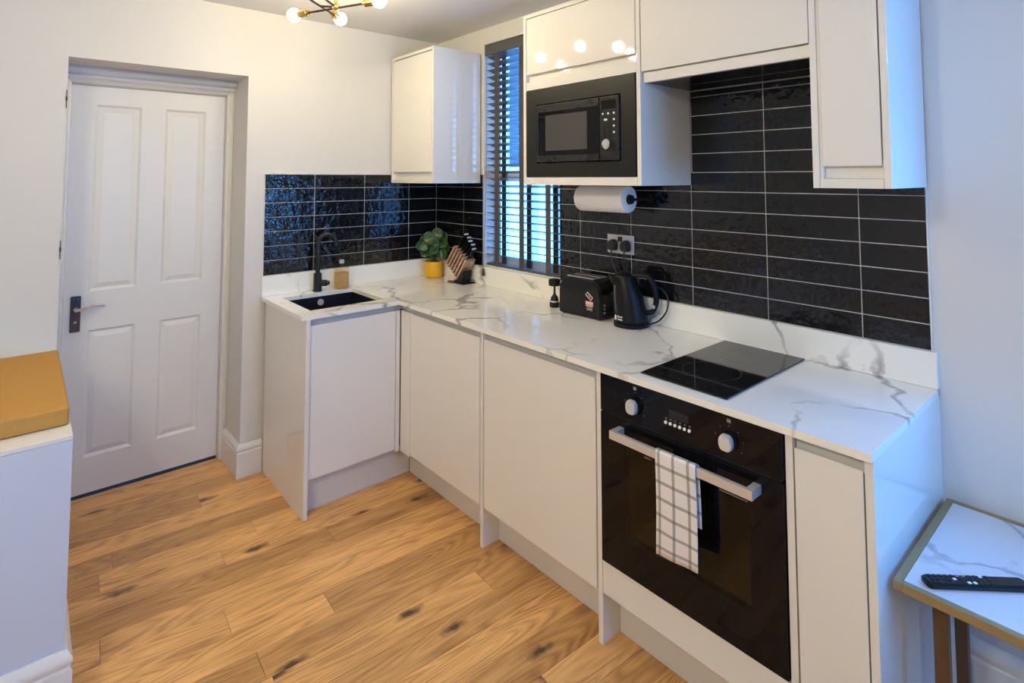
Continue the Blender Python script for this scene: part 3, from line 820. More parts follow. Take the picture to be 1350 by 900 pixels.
def tea_towel():
    bm = B(); uvl = bm.loops.layers.uv.new('UVMap')
    # path over the handle: front drop, over the top, short drop behind
    path = [(-.6525, .440), (-.6528, .52), (-.6526, .60), (-.6522, .66), (-.652, .705), (-.6515, .722), (-.6505, .729), (-.647, .7325), (-.642, .733), (-.637, .7325), (-.6335, .729), (-.6325, .72), (-.632, .68), (-.6315, .62), (-.631, .56)]
    P = [V((x, 0, z)) for x, z in path]; P = catmull(P, 4)
    nu = 16; rows = []; s = 0
    for i, p in enumerate(P):
        if i: s += (p-P[i-1]).length
        row = []
        drop = max(0, .73-p.z)
        for k in range(nu+1):
            u = k/nu; y = -2.149-u*(.130+.008*drop*2)
            wob = .0015*math.sin(u*9+1)*min(1, drop*6)*(1 if i < len(P)/2 else .0)
            hem = .014*u*(drop > .2)*((drop-.2)/.1)
            row.append((bm.verts.new((p.x+wob-.001, y-.006*math.sin(drop*12)*.4, p.z+(hem if i < len(P)/2 else 0))), (u*.132, s)))
        rows.append(row)
    for A, C in zip(rows, rows[1:]):
        for k in range(nu):
            q = (A[k], A[k+1], C[k+1], C[k]); f = bm.faces.new([x[0] for x in q])
            for l, x in zip(f.loops, q): l[uvl].uv = x[1]
    o = obj('tea_towel', bm, towel_m, smooth=60)
    md = o.modifiers.new('thick', 'SOLIDIFY'); md.thickness = .0022; md.offset = 0
    tag(o, 'white tea towel with grey check hanging from the oven handle', 'towel')
tea_towel()

# ------------------------------------------------------------------ wall cabinets (on the hob wall)
WX, CB, CT = -.346, 1.4946, 2.275
def pull_door(name, parent, y0, y1, z0, z1, x=WX, th=.019):
    bm = B()
    pr = [(x, z0+.001), (x, z1), (x+th, z1), (x+th, z0+.018), (x+.0015, z0)]
    prism(bm, pr, lambda p, z: (p, y0, z), lambda p, z: (p, y1, z))
    bmesh.ops.recalc_face_normals(bm, faces=bm.faces)
    bmesh.ops.bevel(bm, geom=bm.edges[:], offset=.0012, segments=2, affect='EDGES')
    return obj(name, bm, gloss, parent)
def wall_cab(name, label, y0, y1, zb, zt, door_z, sides=(1, 1), rail=None):
    t = thing(name, label, 'cabinet', (-.17, (y0+y1)/2, zb))
    s0 = y0+(.019 if sides[0] else 0); s1 = y1-(.019 if sides[1] else 0)
    if sides[0]: bx('side_panel', (WX, -.011, y0, y0+.0185, zb, zt), gloss, t)
    if sides[1]: bx('side_panel', (WX, -.011, y1-.0185, y1, zb, zt), gloss, t)
    bx('top_panel', (WX, -.011, s0, s1, zt-.0185, zt), gloss, t)
    return t, s0, s1
# corner cabinet
t, a, b = wall_cab('corner_wall_cabinet', 'white gloss wall cabinet in the corner left of the window blind', -.4854, -.0125, CB, CT, None)
bx('carcass', (WX+.024, -.011, a, b, CB+.03, CT-.019), carc, t)
pull_door('door', t, a+.002, b-.002, 1.560, CT-.024)
bx('handle_rail', (WX+.020, WX+.0235, a, b, CB+.019, 1.60), gloss, t, bev=.0005)
bx('bottom_panel', (WX+.002, -.011, a, b, CB, CB+.0185), gloss, t)
# microwave cabinet
t, a, b = wall_cab('microwave_wall_cabinet', 'white gloss wall cabinet holding the built-in microwave', -1.892, -1.241, CB, CT, None)
pull_door('door', t, a+.003, b-.003, 1.994, CT-.022)
bx('handle_rail', (WX+.020, WX+.0235, a, b, 1.960, 2.04), gloss, t, bev=.0005)
bx('shelf', (WX+.001, -.011, a, b, 1.922, 1.9595), gloss, t)
bx('bottom_panel', (WX, -.011, a, b, CB, CB+.033), gloss, t)
bx('back_panel', (-.024, -.0115, a, b, CB+.034, 1.921), carc, t)
# over-hob cabinet
t, a, b = wall_cab('hood_wall_cabinet', 'shallow white gloss cabinet above the tiled hob recess', -2.4895, -1.8935, 1.8795, CT, None, sides=(0, 0))
bx('carcass', (WX+.026, -.011, a, b, 1.918, CT-.019), carc, t)
pull_door('door', t, a+.001, b-.003, 1.9195, CT-.021)
bx('bottom_panel', (WX+.012, WX+.030, a+.002, b-.004, 1.8795, 1.9175), gloss, t)
t = thing('extractor_hood', 'black integrated extractor underside beneath the shallow hob cabinet', 'hood', (-.17, -2.19, 1.8815))
bx('casing', (WX+.031, -.0115, -2.4875, -1.8975, 1.884, 1.9165), black_pl, t)
bx('glass_panel', (WX+.034, -.02, -2.4865, -1.8985, 1.8800, 1.8838), black_glass, t)
# right cabinet
t, a, b = wall_cab('end_wall_cabinet', 'tall narrow white gloss wall cabinet at the right end, above the worktop', -2.6870, -2.4905, CB, CT, None)
bx('carcass', (WX+.024, -.011, a, b, CB+.03, CT-.019), carc, t)
pull_door('door', t, a+.003, b-.0095, 1.556, CT-.022)
bx('filler_strip', (WX+.003, WX+.018, b-.0085, b, CB+.02, CT-.02), gloss, t)
bx('handle_rail', (WX+.020, WX+.0235, a, b, CB+.0275, 1.60), gloss, t, bev=.0005)
bx('bottom_panel', (WX+.001, -.011, a, b, CB, CB+.027), gloss, t)

def microwave():
    X = WX-.003
    y0, y1, z0, z1 = -1.8695, -1.2635, 1.5295, 1.9195
    t = thing('built_in_microwave', 'black built-in microwave in the white wall cabinet', 'microwave', (-.18, -1.567, z0))
    iy0, iy1, iz0, iz1 = -1.801, -1.332, 1.588, 1.850
    bm = B()
    box(bm, X, X+.02, y0, iy0, z0, z1, bev=.001); box(bm, X, X+.02, iy1, y1, z0, z1, bev=.001)
    box(bm, X, X+.02, iy0-.001, iy1+.001, z0, iz0, bev=.001); box(bm, X, X+.02, iy0-.001, iy1+.001, iz1, z1, bev=.001)
    obj('trim_frame', bm, black_satin, t)
    bx('microwave_body', (X+.022, -.04, iy0+.004, iy1-.004, iz0+.004, iz1-.004), black_pl, t)
    sy = -1.697
    d = bx('door', (X-.004, X+.018, sy+.002, iy1-.004, iz0+.005, iz1-.005), mw_grey, t, bev=.003)
    bx('door_glass', (X-.0055, X-.0042, sy+.006, iy1-.016, iz0+.034, iz1-.036), black_glass, d, bev=.0006)
    wn = plain('microwave_window_mesh', (.06, .06, .061), .12, spec=.3)
    bx('door_window', (X-.0062, X-.0055, -1.634, -1.394, 1.642, 1.796), wn, d, bev=.0002)
    p = bx('control_panel', (X-.004, X+.018, iy0+.005, sy-.002, iz0+.005, iz1-.005), mw_grey, t, bev=.003)
    bx('display', (X-.0052, X-.004, -1.781, -1.710, 1.796, 1.830), black_glass, p, bev=.0005)
    def dot(y, z, r=.0044): quick('button', lambda bm: cyl(bm, (X-.0042, y, z), (X-.0060, y, z), r, seg=12), white_pl, p)
    for y in (-1.717, -1.744, -1.772): dot(y, 1.777)
    for z in (1.752, 1.727, 1.702): dot(-1.772, z)
    dot(-1.727, 1.753); dot(-1.735, 1.753)
    for i in range(2):
        for j in range(4): quick('key', lambda bm: cyl(bm, (X-.0042, -1.722-.024*i, 1.733-.014*j), (X-.0055, -1.722-.024*i, 1.733-.014*j), .0058, seg=12), black_satin, p)
    k = quick('dial', lambda bm: cyl(bm, (X-.004, -1.744, 1.656), (X-.024, -1.744, 1.656), .0215, .0200, seg=32, bev=.002), chrome, p)
    quick('dial_cap', lambda bm: cyl(bm, (X-.0242, -1.744, 1.656), (X-.0252, -1.744, 1.656), .014, seg=28), satin_silver, k)
    bx('open_button', (X-.0056, X-.004, -1.779, -1.712, 1.602, 1.622), black_satin, p, bev=.0006)
microwave()

# ------------------------------------------------------------------ kitchen roll
def roll():
    c = (-.132, 1.433); y0, y1 = -1.672, -1.402
    t = thing('kitchen_roll', 'white kitchen roll hanging under the microwave cabinet', 'kitchen roll', (c[0], (y0+y1)/2, c[1]-.058))
    bm = B(); seg = 40; R = [(.0215, y0), (.050, y0), (.0565, y0+.003), (.058, y0+.008), (.058, y1-.008), (.0565, y1-.003), (.050, y1), (.0215, y1)]
    L = [[bm.verts.new((c[0]+r*math.cos(2*PI*k/seg), y, c[1]+r*math.sin(2*PI*k/seg))) for k in range(seg)] for r, y in R]
    for A, C in zip(L, L[1:]+L[:1]):
        for i in range(seg): bm.faces.new((A[i], A[(i+1) % seg], C[(i+1) % seg], C[i]))
    obj('paper', bm, paper_m, t)
    t = thing('roll_holder', 'black bar holder carrying the kitchen roll under the microwave cabinet', 'holder', (c[0], (y0+y1)/2, c[1]))
    quick('bar', lambda bm: (cyl(bm, (c[0], y0-.003, c[1]), (c[0], y1+.010, c[1]), .0212, seg=28), cyl(bm, (c[0], y0-.004, c[1]), (c[0], y0-.014, c[1]), .0195, seg=28, bev=.002)), black_matt, t)
    def arm(y): return lambda bm: (tube(bm, [(c[0], y, c[1]), (c[0]+.045, y-.004, c[1]-.001), (-.03, y-.004, c[1])], .006, seg=10), cyl(bm, (-.030, y-.004, c[1]), (-.0095, y-.004, c[1]), .006, seg=12), cyl(bm, (-.014, y-.004, c[1]), (-.0092, y-.004, c[1]), .018, seg=22))
    quick('arm', arm(y0-.012), black_matt, t); quick('arm', arm(y1+.012), black_matt, t)
roll()

# ------------------------------------------------------------------ sockets, toaster, kettle, mill
t = thing('double_socket', 'brushed steel double socket on black tiles above the toaster', 'socket', (-.012, -1.528, 1.182))
bx('faceplate', (-.0145, -.0092, -1.603, -1.454, 1.181, 1.266), satin_silver, t, bev=.002)
for y in (-1.522, -1.535): bx('switch', (-.0175, -.0145, y-.0055, y+.0055, 1.236, 1.258), black_pl, t, bev=.001)
def plug(y, parent):
    bm = B()
    poly = [(-.024, -.008), (-.020, -.026), (0, -.029), (.020, -.026), (.024, -.008), (.022, .014), (.012, .024), (-.012, .024), (-.022, .014)]
    prism(bm, poly, lambda a, z: (-.0148, y+a, 1.221+z), lambda a, z: (-.044, y+a*.82, 1.219+z*.82))
    bmesh.ops.recalc_face_normals(bm, faces=bm.faces); bmesh.ops.bevel(bm, geom=bm.edges[:], offset=.003, segments=2, affect='EDGES')
    return obj('plug', bm, rubber, parent)
def toaster():
    c = V((-.098, -1.405, WZ)); ang = math.radians(3)
    t = thing('toaster', 'black two-slot toaster with a printed sticker, beside the kettle', 'toaster', c)
    M = Matrix.Translation(c) @ Matrix.Rotation(ang, 4, 'Z')
    def tr(bm): bmesh.ops.transform(bm, matrix=M, verts=bm.verts)
    # side profile extruded across the short axis: rounded shoulders
    L, D, Ht = .246, .128, .172
    bm = B(); poly = [(-L/2, .012), (-L/2+.004, .004), (L/2-.004, .004), (L/2, .012), (L/2, .09)]
    for k in range(9):
        a = math.radians(90*k/8); poly.append((L/2-.062+.062*math.cos(a), Ht-.070+.070*math.sin(a)))
    for k in range(9):
        a = math.radians(90+90*k/8); poly.append((-L/2+.062+.062*math.cos(a), Ht-.070+.070*math.sin(a)))
    poly.append((-L/2, .09))
    pts = []
    for p in poly:
        if not pts or (V(p)-V(pts[-1])).length > 1e-4: pts.append(p)
    prism(bm, pts, lambda y, z: (-D/2, y, z), lambda y, z: (D/2, y, z))
    bmesh.ops.recalc_face_normals(bm, faces=bm.faces)
    es = [e for e in bm.edges if abs(e.verts[0].co.x-e.verts[1].co.x) < 1e-6]
    bmesh.ops.bevel(bm, geom=es, offset=.008, segments=3, affect='EDGES'); tr(bm)
    body = obj('body', bm, black_pl, t, smooth=40)
    for x in (-.026, .026):
        bm = B(); box(bm, x-.023, x+.023, -.070, .082, Ht-.0008, Ht+.0042, bev=.001); tr(bm); so = obj('slot_surround', bm, satin_silver, t)
        bm = B(); box(bm, x-.012, x+.012, -.064, .076, Ht+.0038, Ht+.0048); tr(bm); obj('bread_slot', bm, black_satin, so)
    bm = B(); box(bm, -.014, .014, -L/2-.020, -L/2+.001, .108, .120, bev=.003); tr(bm); obj('lever', bm, black_pl, t)
    bm = B(); box(bm, -.003, .003, -L/2-.0008, -L/2+.001, .04, .125); tr(bm); obj('lever_slot', bm, black_satin, t)
    for z in (.034, .050, .066):
        bm = B(); cyl(bm, (-.042, -L/2+.001, z), (-.042, -L/2-.003, z), .0048, seg=12); tr(bm); obj('button', bm, satin_silver, t)
    bm = B(); cyl(bm, (.012, -L/2+.001, .042), (.012, -L/2-.008, .042), .011, seg=20, bev=.001); tr(bm); obj('browning_dial', bm, black_pl, t)
    for y in (-.1, .1):
        for x in (-.045, .045): bm = B(); cyl(bm, (x, y, .0002), (x, y, .0048), .009, seg=12); tr(bm); obj('foot', bm, rubber, t)
    # sticker on the long side (faces the room)
    sx = -D/2-.0004; sy, sz = -.058, .088
    bm = B()
    def patch(y0, y1, z0, z1, dx=0): box(bm, sx-dx-.0003, sx-dx+.0003, sy+y0, sy+y1, sz+z0, sz+z1)
    R = Matrix.Rotation(math.radians(38), 3, 'X')
    def ringbar(y0, y1, z0, z1):
        vs = box(bm, sx-.0004, sx+.0003, sy+y0, sy+y1, sz+z0, sz+z1); bmesh.ops.rotate(bm, verts=vs, cent=(sx, sy, sz+.012), matrix=R)
    for a in ((-.019, .019, .0025, .005), (-.019, .019, .019, .0215), (-.019, -.0165, .0025, .0215), (.0165, .019, .0025, .0215)): ringbar(*a)
    patch(-.019, .019, -.0325, -.0295)
    tr(bm); obj('sticker_outline', bm, pale_print, body)
    bm = B()
    for a in ((-.010, .010, .0085, .0105), (-.010, .010, .013, .015)): ringbar(*a)
    patch(-.022, .020, -.0275, -.010); tr(bm); obj('sticker_panel', bm, orange_print, body)
    bm = B()
    for k in range(4): patch(.011-k*.0095, .0165-k*.0095, -.0245, -.013, .0004)
    tr(bm); obj('sticker_lettering', bm, pale_print, body)
    bm = B(); patch(-.017, .015, -.050, -.037); tr(bm); obj('sticker_small_print', bm, grey_print, body)
    p = plug(-1.494, t)
    quick('cord', lambda bm: tube(bm, [(-.036, -1.494, 1.195), (-.037, -1.495, 1.16), (-.032, -1.512, 1.11), (-.029, -1.53, 1.06), (-.0265, -1.540, .97), (-.029, -1.535, .912)], .0034, seg=8), rubber, t)
toaster()
def kettle():
    c = V((-.103, -1.652, WZ)); t = thing('kettle', 'black jug kettle on its base, right of the toaster', 'kettle', c)
    s = V((-.52, .85, 0)).normalized(); hd = V((.36, -.93, 0)).normalized()
    quick('power_base', lambda bm: lathe(bm, [(.070, .0005), (.074, .002), (.074, .013), (.068, .0175)], c, seg=40), kettle_m, t)
    sh = lambda z: s*(.030*max(0, (z-.03)/.19)**1.25)
    prof = [(.066, .0185), (.069, .022), (.0695, .04), (.068, .075), (.064, .115), (.0575, .155), (.051, .185), (.046, .203), (.040, .212), (.030, .218), (.012, .221)]
    body = quick('body', lambda bm: lathe(bm, prof, c, seg=44, shift=sh), kettle_m, t)
    quick('lid', lambda bm: lathe(bm, [(.033, .2165), (.0335, .2195), (.030, .2235), (.018, .2265), (.004, .2275)], c, seg=36, shift=sh), kettle_m, t)
    # spout lip
    def spout(bm):
        o = c+s*.07; tube(bm, [c+s*.055+V((0, 0, .165)), c+s*.075+V((0, 0, .190)), c+s*.092+V((0, 0, .208))], .019, seg=14, rs=lambda u: 1-.45*u)
    quick('spout', spout, kettle_m, t)
    h0 = c
    hp = [c+sh(.205)+hd*.034+V((0, 0, .212)), c+hd*.062+V((0, 0, .214)), c+hd*.086+V((0, 0, .198)), c+hd*.104+V((0, 0, .155)), c+hd*.107+V((0, 0, .108)), c+hd*.092+V((0, 0, .068)), c+hd*.066+V((0, 0, .06))]
    quick('handle', lambda bm: tube(bm, hp, .0125, seg=14, flat=.8), kettle_m, t)
    quick('switch', lambda bm: cyl(bm, c+hd*.103+V((-.012, 0, .09)), c+hd*.103+V((-.019, 0, .09)), .009, seg=16, bev=.001), satin_silver, t)
    # water gauge and lettering on the face seen from the room
    g = V((-.93, .36, 0)).normalized()
    def gauge(bm):
        pts = []
        for z in (.062, .085, .115, .145, .172):
            import bisect
            r = 0
            for (r0, z0), (r1, z1) in zip(prof, prof[1:]):
                if z0 <= z <= z1: r = r0+(r1-r0)*(z-z0)/(z1-z0)
            pts.append(c+sh(z)+g*(r-.0015)+V((0, 0, z)))
        tube(bm, pts, .0065, seg=12, smooth=6, rs=lambda u: .55+.45*math.sin(PI*min(1, max(0, u)))**.4)
    quick('water_gauge', gauge, gauge_m, body)
    a = math.atan2(g.y, g.x)
    g2 = V((-.86, -.02, 0)).normalized(); g2 = V((-.95, .12, 0)).normalized()
    for txt, size, z in (('Russell', .0105, .0455), ('Hobbs', .0105, .0345)):
        n = g2; yv = V((0, 0, 1)); xv = yv.cross(n)
        pos = c+n*.0704+xv*.004+V((0, 0, z))
        M = Matrix(((xv.x, yv.x, n.x, pos.x), (xv.y, yv.y, n.y, pos.y), (xv.z, yv.z, n.z, pos.z), (0, 0, 0, 1)))
        text_mesh('lettering', txt, size, M, white_pl, body, .0008)
    n = g2; xv = V((0, 0, 1)).cross(n); pos = c+n*.0690-xv*.0215+V((0, 0, .0395))
    bm = B(); vs = prism(bm, [(-.004, -.008), (.004, -.010), (.004, .008), (-.004, .010)], lambda p, z: pos+xv*p+V((0, 0, z)), lambda p, z: pos+xv*p+V((0, 0, z))+n*.0012)
    obj('emblem', bm, white_pl, body)
    plug(-1.566, t)
    quick('cord', lambda bm: tube(bm, [(-.036, -1.566, 1.195), (-.038, -1.566, 1.16), (-.030, -1.56, 1.11), (-.0275, -1.565, 1.02), (-.0265, -1.572, .95), (-.029, -1.576, .908)], .0034, seg=8), rubber, t)
    quick('base_cord', lambda bm: tube(bm, [c+V((.03, -.066, .010)), c+V((.045, -.105, .03)), c+V((.052, -.14, .075)), c+V((.058, -.143, .125)), c+V((.066, -.115, .155)), c+V((.074, -.07, .165))], .0036, seg=8), rubber, t)
kettle()
def mill():
    c = V((-.104, -1.196, WZ))
    t = thing('pepper_mill', 'dark waisted mill standing left of the toaster', 'mill', c)
    quick('base', lambda bm: lathe(bm, [(.022, .0005), (.024, .003), (.024, .021), (.022, .0245)], c), black_satin, t)
    quick('collar', lambda bm: lathe(bm, [(.0215, .025), (.0215, .030), (.0205, .031)], c), steel, t)
    quick('waist', lambda bm: lathe(bm, [(.020, .0315), (.018, .045), (.010, .056), (.0055, .064), (.0045, .10)], c), black_satin, t)
    quick('head', lambda bm: lathe(bm, [(.008, .1005), (.027, .103), (.029, .106), (.029, .128), (.027, .132), (.020, .134)], c), black_satin, t)
mill()

# ------------------------------------------------------------------ plant and knife block
def plant():
    c = V((-.098, -.115, WZ+.0005))
    t = thing('potted_plant', 'small green plant in a yellow pot in the worktop corner', 'plant', c)
    quick('saucer', lambda bm: lathe(bm, [(.040, 0), (.042, .002), (.042, .008), (.038, .0085)], c), pot_m, t)
    pp = [(.042, .009), (.054, .010), (.0565, .016), (.0575, .098), (.0565, .101), (.053, .101), (.0525, .086)]
    quick('pot', lambda bm: lathe(bm, pp, c, cap1=False), pot_m, t)
    quick('soil', lambda bm: lathe(bm, [(.053, .084), (.052, .088), (.02, .091)], c), soil_m, t)
    R_ = V((.7553, -.6554, 0)); F_ = V((.6545, .7541, 0)); U_ = V((0, 0, 1))
    leaves = [(.022, .262, .0, .046, 12), (-.022, .242, -.02, .045, -20), (.056, .212, .0, .042, 50), (-.070, .196, -.01, .042, -55), (.056, .150, -.02, .040, 75), (.050, .245, .02, .040, 35), (-.052, .222, .02, .038, -40),
              (.002, .168, -.03, .041, 5), (-.034, .204, .01, .040, -45), (.034, .226, .02, .040, 40), (.072, .176, .01, .038, 70), (-.048, .152, .0, .036, -70), (.008, .205, -.025, .038, -5)]
    rng = random.Random(3)
    for x, z, y, r, roll_ in leaves:
        p = c+R_*x+F_*y+U_*z
        n = (-F_*.9+U_*rng.uniform(.1, .75)+R_*rng.uniform(-.45, .45)).normalized()
        up = (U_*math.cos(math.radians(roll_))+R_*math.sin(math.radians(roll_))); up = (up-n*up.dot(n)).normalized(); sd = up.cross(n)
        bm = B(); A = []
        nr, ns = 5, 18
        cen = bm.verts.new(p-n*.004)
        for i in range(1, nr+1):
            q = i/nr; ring = []
            for k in range(ns):
                th = 2*PI*k/ns; rr = r*q*(1+.10*math.cos(th)-.07*math.cos(3*th))
                cup = .012*q*q*math.cos(2*th)-.004+.010*q*q
                ring.append(bm.verts.new(p+up*rr*math.cos(th)*.95+sd*rr*math.sin(th)*.82+n*cup))
            A.append(ring)
        for k in range(ns): bm.faces.new((cen, A[0][k], A[0][(k+1) % ns]))
        for a, b in zip(A, A[1:]):
            for k in range(ns): bm.faces.new((a[k], b[k], b[(k+1) % ns], a[(k+1) % ns]))
        o = obj('leaf', bm, leaf_m, t, smooth=60)
        md = o.modifiers.new('thick', 'SOLIDIFY'); md.thickness = .0012
        b0 = c+R_*x*.12+F_*.0+U_*.088; b1 = p-up*r*.6
        quick('stem', lambda bm: tube(bm, [b0, b0.lerp(b1, .5)+U_*.008, b1], .0018, seg=7), stem_m, t)
plant()
def knife_block():
    c = V((-.072, -.378, WZ))
    t = thing('knife_block', 'slatted wood knife block tilted on a black base near the window', 'knife block', c)
    bx('base', (c.x-.045, c.x+.045, c.y-.078, c.y+.078, WZ+.0005, WZ+.0075), black_pl, t, bev=.002)
    # knife direction, in the y-z plane (towards -y and up)
    d = V((0, -.62, .785)); n = V((0, .785, .62)); ctr = c+V((0, .012, .126))
    def slab(bm, s0, s1, q0, q1, x0, x1, bev=.001):
        vs = box(bm, x0, x1, q0, q1, s0, s1, bev=bev)
        M = Matrix(((1, 0, 0, 0), (0, n.y, d.y, ctr.y), (0, n.z, d.z, ctr.z), (0, 0, 0, 1)))
        bmesh.ops.transform(bm, matrix=M, verts=[v for v in vs if v.is_valid])
    pitch = .0262
    for i in range(6):
        q = -.0770+i*pitch
        quick('slat', lambda bm: slab(bm, -.072-.004*(i > 3), .078-.003*i, q, q+.0155, c.x-.036, c.x+.036), slat_wood, t)
    def spacers(bm):
        for i in range(5):
            q = -.0770+i*pitch+.0155; slab(bm, -.068, .050-.003*i, q, q+pitch-.0155, c.x-.028, c.x+.028, bev=0)
    quick('core', spacers, black_pl, t)
    def support(bm):
        prism(bm, [(c.y-.050, WZ+.0075), (c.y+.034, WZ+.0075), (c.y+.018, WZ+.0155), (c.y-.066, WZ+.079)], lambda y, z: (c.x-.030, y, z), lambda y, z: (c.x+.030, y, z))
    quick('support', support, black_satin, t)
    order = ['highest', 'second highest', 'middle', 'second lowest', 'lowest']
    for i, (xo, L) in enumerate(((.0, .098), (.004, .110), (-.002, .118), (.003, .124), (-.003, .130))):
        q = -.0770+i*pitch+.0208
        k = thing('kitchen_knife', 'x', 'knife', ctr+d*.03+n*q, 'knives in the slatted knife block')
        k['label'] = order[4-i]+' of the five black knife handles in the slatted block'
        s0 = .050-.003*i
        quick('handle', lambda bm: slab(bm, s0+.004, s0+L, q-.0050, q+.0050, c.x+xo-.014, c.x+xo+.014, bev=.003), black_pl, k)
        quick('end_cap', lambda bm: slab(bm, s0+L+.0004, s0+L+.009, q-.0050, q+.0050, c.x+xo-.0135, c.x+xo+.0135, bev=.002), knob_silver, k)
        quick('blade', lambda bm: slab(bm, s0+.0005, s0+.0038, q-.001, q+.001, c.x+xo-.011, c.x+xo+.011, bev=0), steel, k)
knife_block()

# ------------------------------------------------------------------ boxed bench and cushion
BX1, BY0, BZ = -1.940, -1.075, .790
bench_daylight_tint = plain('bench_blue_daylight_tint', (.56, .61, .71), .6, bump=.05, bscale=260, spec=.3)  # blue daylight on the box front put into its base colour
t = thing('boxed_bench', 'pale boxed-in bench with white ledge at the left edge, in front of door', 'bench', (-2.7, -.5, 0))
bx('bench_box', (-3.5, BX1, BY0, -.001, 0, BZ-.0125), bench_daylight_tint, t, bev=.001)
bx('ledge', (-3.5, BX1, BY0, -.001, BZ-.012, BZ), trim_paint, t, bev=.002)
bm = B(); skirt_run(bm, (-3.5, BY0-.0003), (BX1+.0003, BY0-.0003), (0, -1), h=.205, m1=1); skirt_run(bm, (BX1+.0003, BY0-.0003), (BX1+.0003, -.02), (1, 0), h=.205, m0=1)
obj('skirting', bm, trim_paint, t, smooth=50)
def cushion():
    bm = B(); x0, x1, y0, y1, z0, z1 = -3.48, -1.945, -.986, -.24, BZ+.0006, .846
    vs = box(bm, x0, x1, y0, y1, z0, z1, bev=.010, seg=4)
    o = tag(obj('seat_cushion', bm, mustard, smooth=60), 'mustard fabric seat cushion on the pale boxed bench', 'cushion')
cushion()

# ------------------------------------------------------------------ side table and remote
def side_table():
    z1 = .600; x0, x1, y0, y1 = -.5275, -.022, -3.20, -2.7065
    t = thing('side_table', 'gold-framed marble-top side table at the right edge', 'table', ((x0+x1)/2, (y0+y1)/2, 0))
    bm = B(); w = .017; h = .020
    box(bm, x0, x1, y1-w, y1, z1-h, z1, bev=.001); box(bm, x0, x1, y0, y0+w, z1-h, z1, bev=.001)
    box(bm, x0, x0+w, y0+w, y1-w, z1-h, z1, bev=.001); box(bm, x1-w, x1, y0+w, y1-w, z1-h, z1, bev=.001)
    obj('frame', bm, brass_dull, t, label='brushed gold frame')
    bx('marble_top', (x0+w+.0003, x1-w-.0003, y0+w+.0003, y1-w-.0003, z1-.014, z1-.0015), table_marble, t, bev=.0008)
    bx('under_panel', (x0+w, x1-w, y0+w, y1-w, z1-.0195, z1-.0145), walnut, t)
    for x, y in ((-.451, -2.762), (-.074, -2.722), (-.451, y0+.06), (-.074, y0+.06)):
        bm = B(); box(bm, x, x+.028, y-.028, y, 0, z1-.0205, bev=.002); obj('leg', bm, walnut, t)
side_table()
def remote():
    # lies across the table corner
    a, b = V((-.492, -2.758, 0)), V((-.330, -2.915, 0)); c = (a+b)/2; z = .5985
    d = (b-a).normalized(); ang = math.atan2(d.y, d.x); L = .225; ctr = a+d*L/2
    t = thing('remote_control', 'black remote control lying on the marble-top side table', 'remote control', (ctr.x, ctr.y, z))
    M = Matrix.Translation((ctr.x, ctr.y, z+.0004)) @ Matrix.Rotation(ang, 4, 'Z')
    def tr(bm): bmesh.ops.transform(bm, matrix=M, verts=bm.verts)
    bm = B(); prism(bm, rrect(L, .035, .012, 6), lambda x, y: (x, y, 0), lambda x, y: (x, y, .0145))
    bmesh.ops.recalc_face_normals(bm, faces=bm.faces)
    es = [e for e in bm.edges if abs(e.verts[0].co.z-e.verts[1].co.z) < 1e-6]
    bmesh.ops.bevel(bm, geom=es, offset=.004, segments=3, affect='EDGES'); tr(bm); obj('body', bm, black_pl, t, smooth=40)
    rows = 11
    for i in range(rows):
        for j in range(3):
            x = -L/2+.018+i*.0125; y = -.0105+j*.0105
            m = white_pl if (i, j) in ((4, 1), (6, 0), (7, 0), (9, 2)) else (grey_print if (i, j) in ((5, 2), (6, 2)) else black_satin)
            bm = B(); box(bm, x-.0036, x+.0036, y-.0032, y+.0032, .0143, .0157, bev=.0006); tr(bm); obj('button', bm, m, t)
remote()

# ------------------------------------------------------------------ ceiling light
def ceiling_light(off, label, bm_):
    off = V(off); c = V((-1.082, -.850, 2.262))+off
    t = thing('ceiling_light', label, 'ceiling light', (c.x, c.y, H))
    quick('canopy', lambda bm: lathe(bm, [(.055, -.001), (.055, -.018), (.045, -.024), (.012, -.028)], (c.x, c.y, H)), brass, t)
    quick('stem', lambda bm: cyl(bm, (c.x, c.y, H-.026), (c.x, c.y, c.z-.008), .007, seg=14), brass, t)
    ends = [(V((-1.195, -.67, 2.245)), V((-.970, -1.03, 2.268))), (V((-.990, -.69, 2.262)), V((-1.44, -1.02, 2.292))), (V((-1.36, -.78, 2.335)), V((-1.20, -1.12, 2.285)))]
    for a, b in ends:
        a = a+off; b = b+off
        u = (b-a).normalized()
        a2 = a if (a-V((-1.36, -.78, 2.335))-off).length > .01 else a+u*.11
        quick('rod', lambda bm: cyl(bm, a2+u*.06, b-u*.06, .0048, seg=12), dark_bronze, t)
        m = (a+b)/2
        if (m-c).length > .03:
            # short link from the hub to the off-centre rod
            k = a+u*max(.08, min((b-a).length-.08, (c-a).dot(u)))
            quick('link', lambda bm: cyl(bm, c, k, .0048, seg=10), dark_bronze, t)
        for e, s in ((a, 1), (b, -1)):
            if (e-V((-1.36, -.78, 2.335))-off).length < .01: continue
            h = quick('lamp_holder', lambda bm: (cyl(bm, e+u*s*.024, e+u*s*.070, .0165, .0165, seg=20, bev=.002), cyl(bm, e+u*s*.070, e+u*s*.078, .011, seg=16)), brass, t)
            quick('bulb', lambda bm: ball(bm, e, .029), bm_, h)
    quick('hub', lambda bm: ball(bm, c, .016), brass, t)
ceiling_light((0, 0, 0), 'brass sputnik ceiling light with lit round bulbs above the kitchen floor', bulb_m)
ceiling_light((-1.80, -1.70, 0), 'added unseen brass fill light with lit round bulbs, left of the camera', fill_bulb_m)  # second fixture added out of view to brighten the lower cabinet fronts

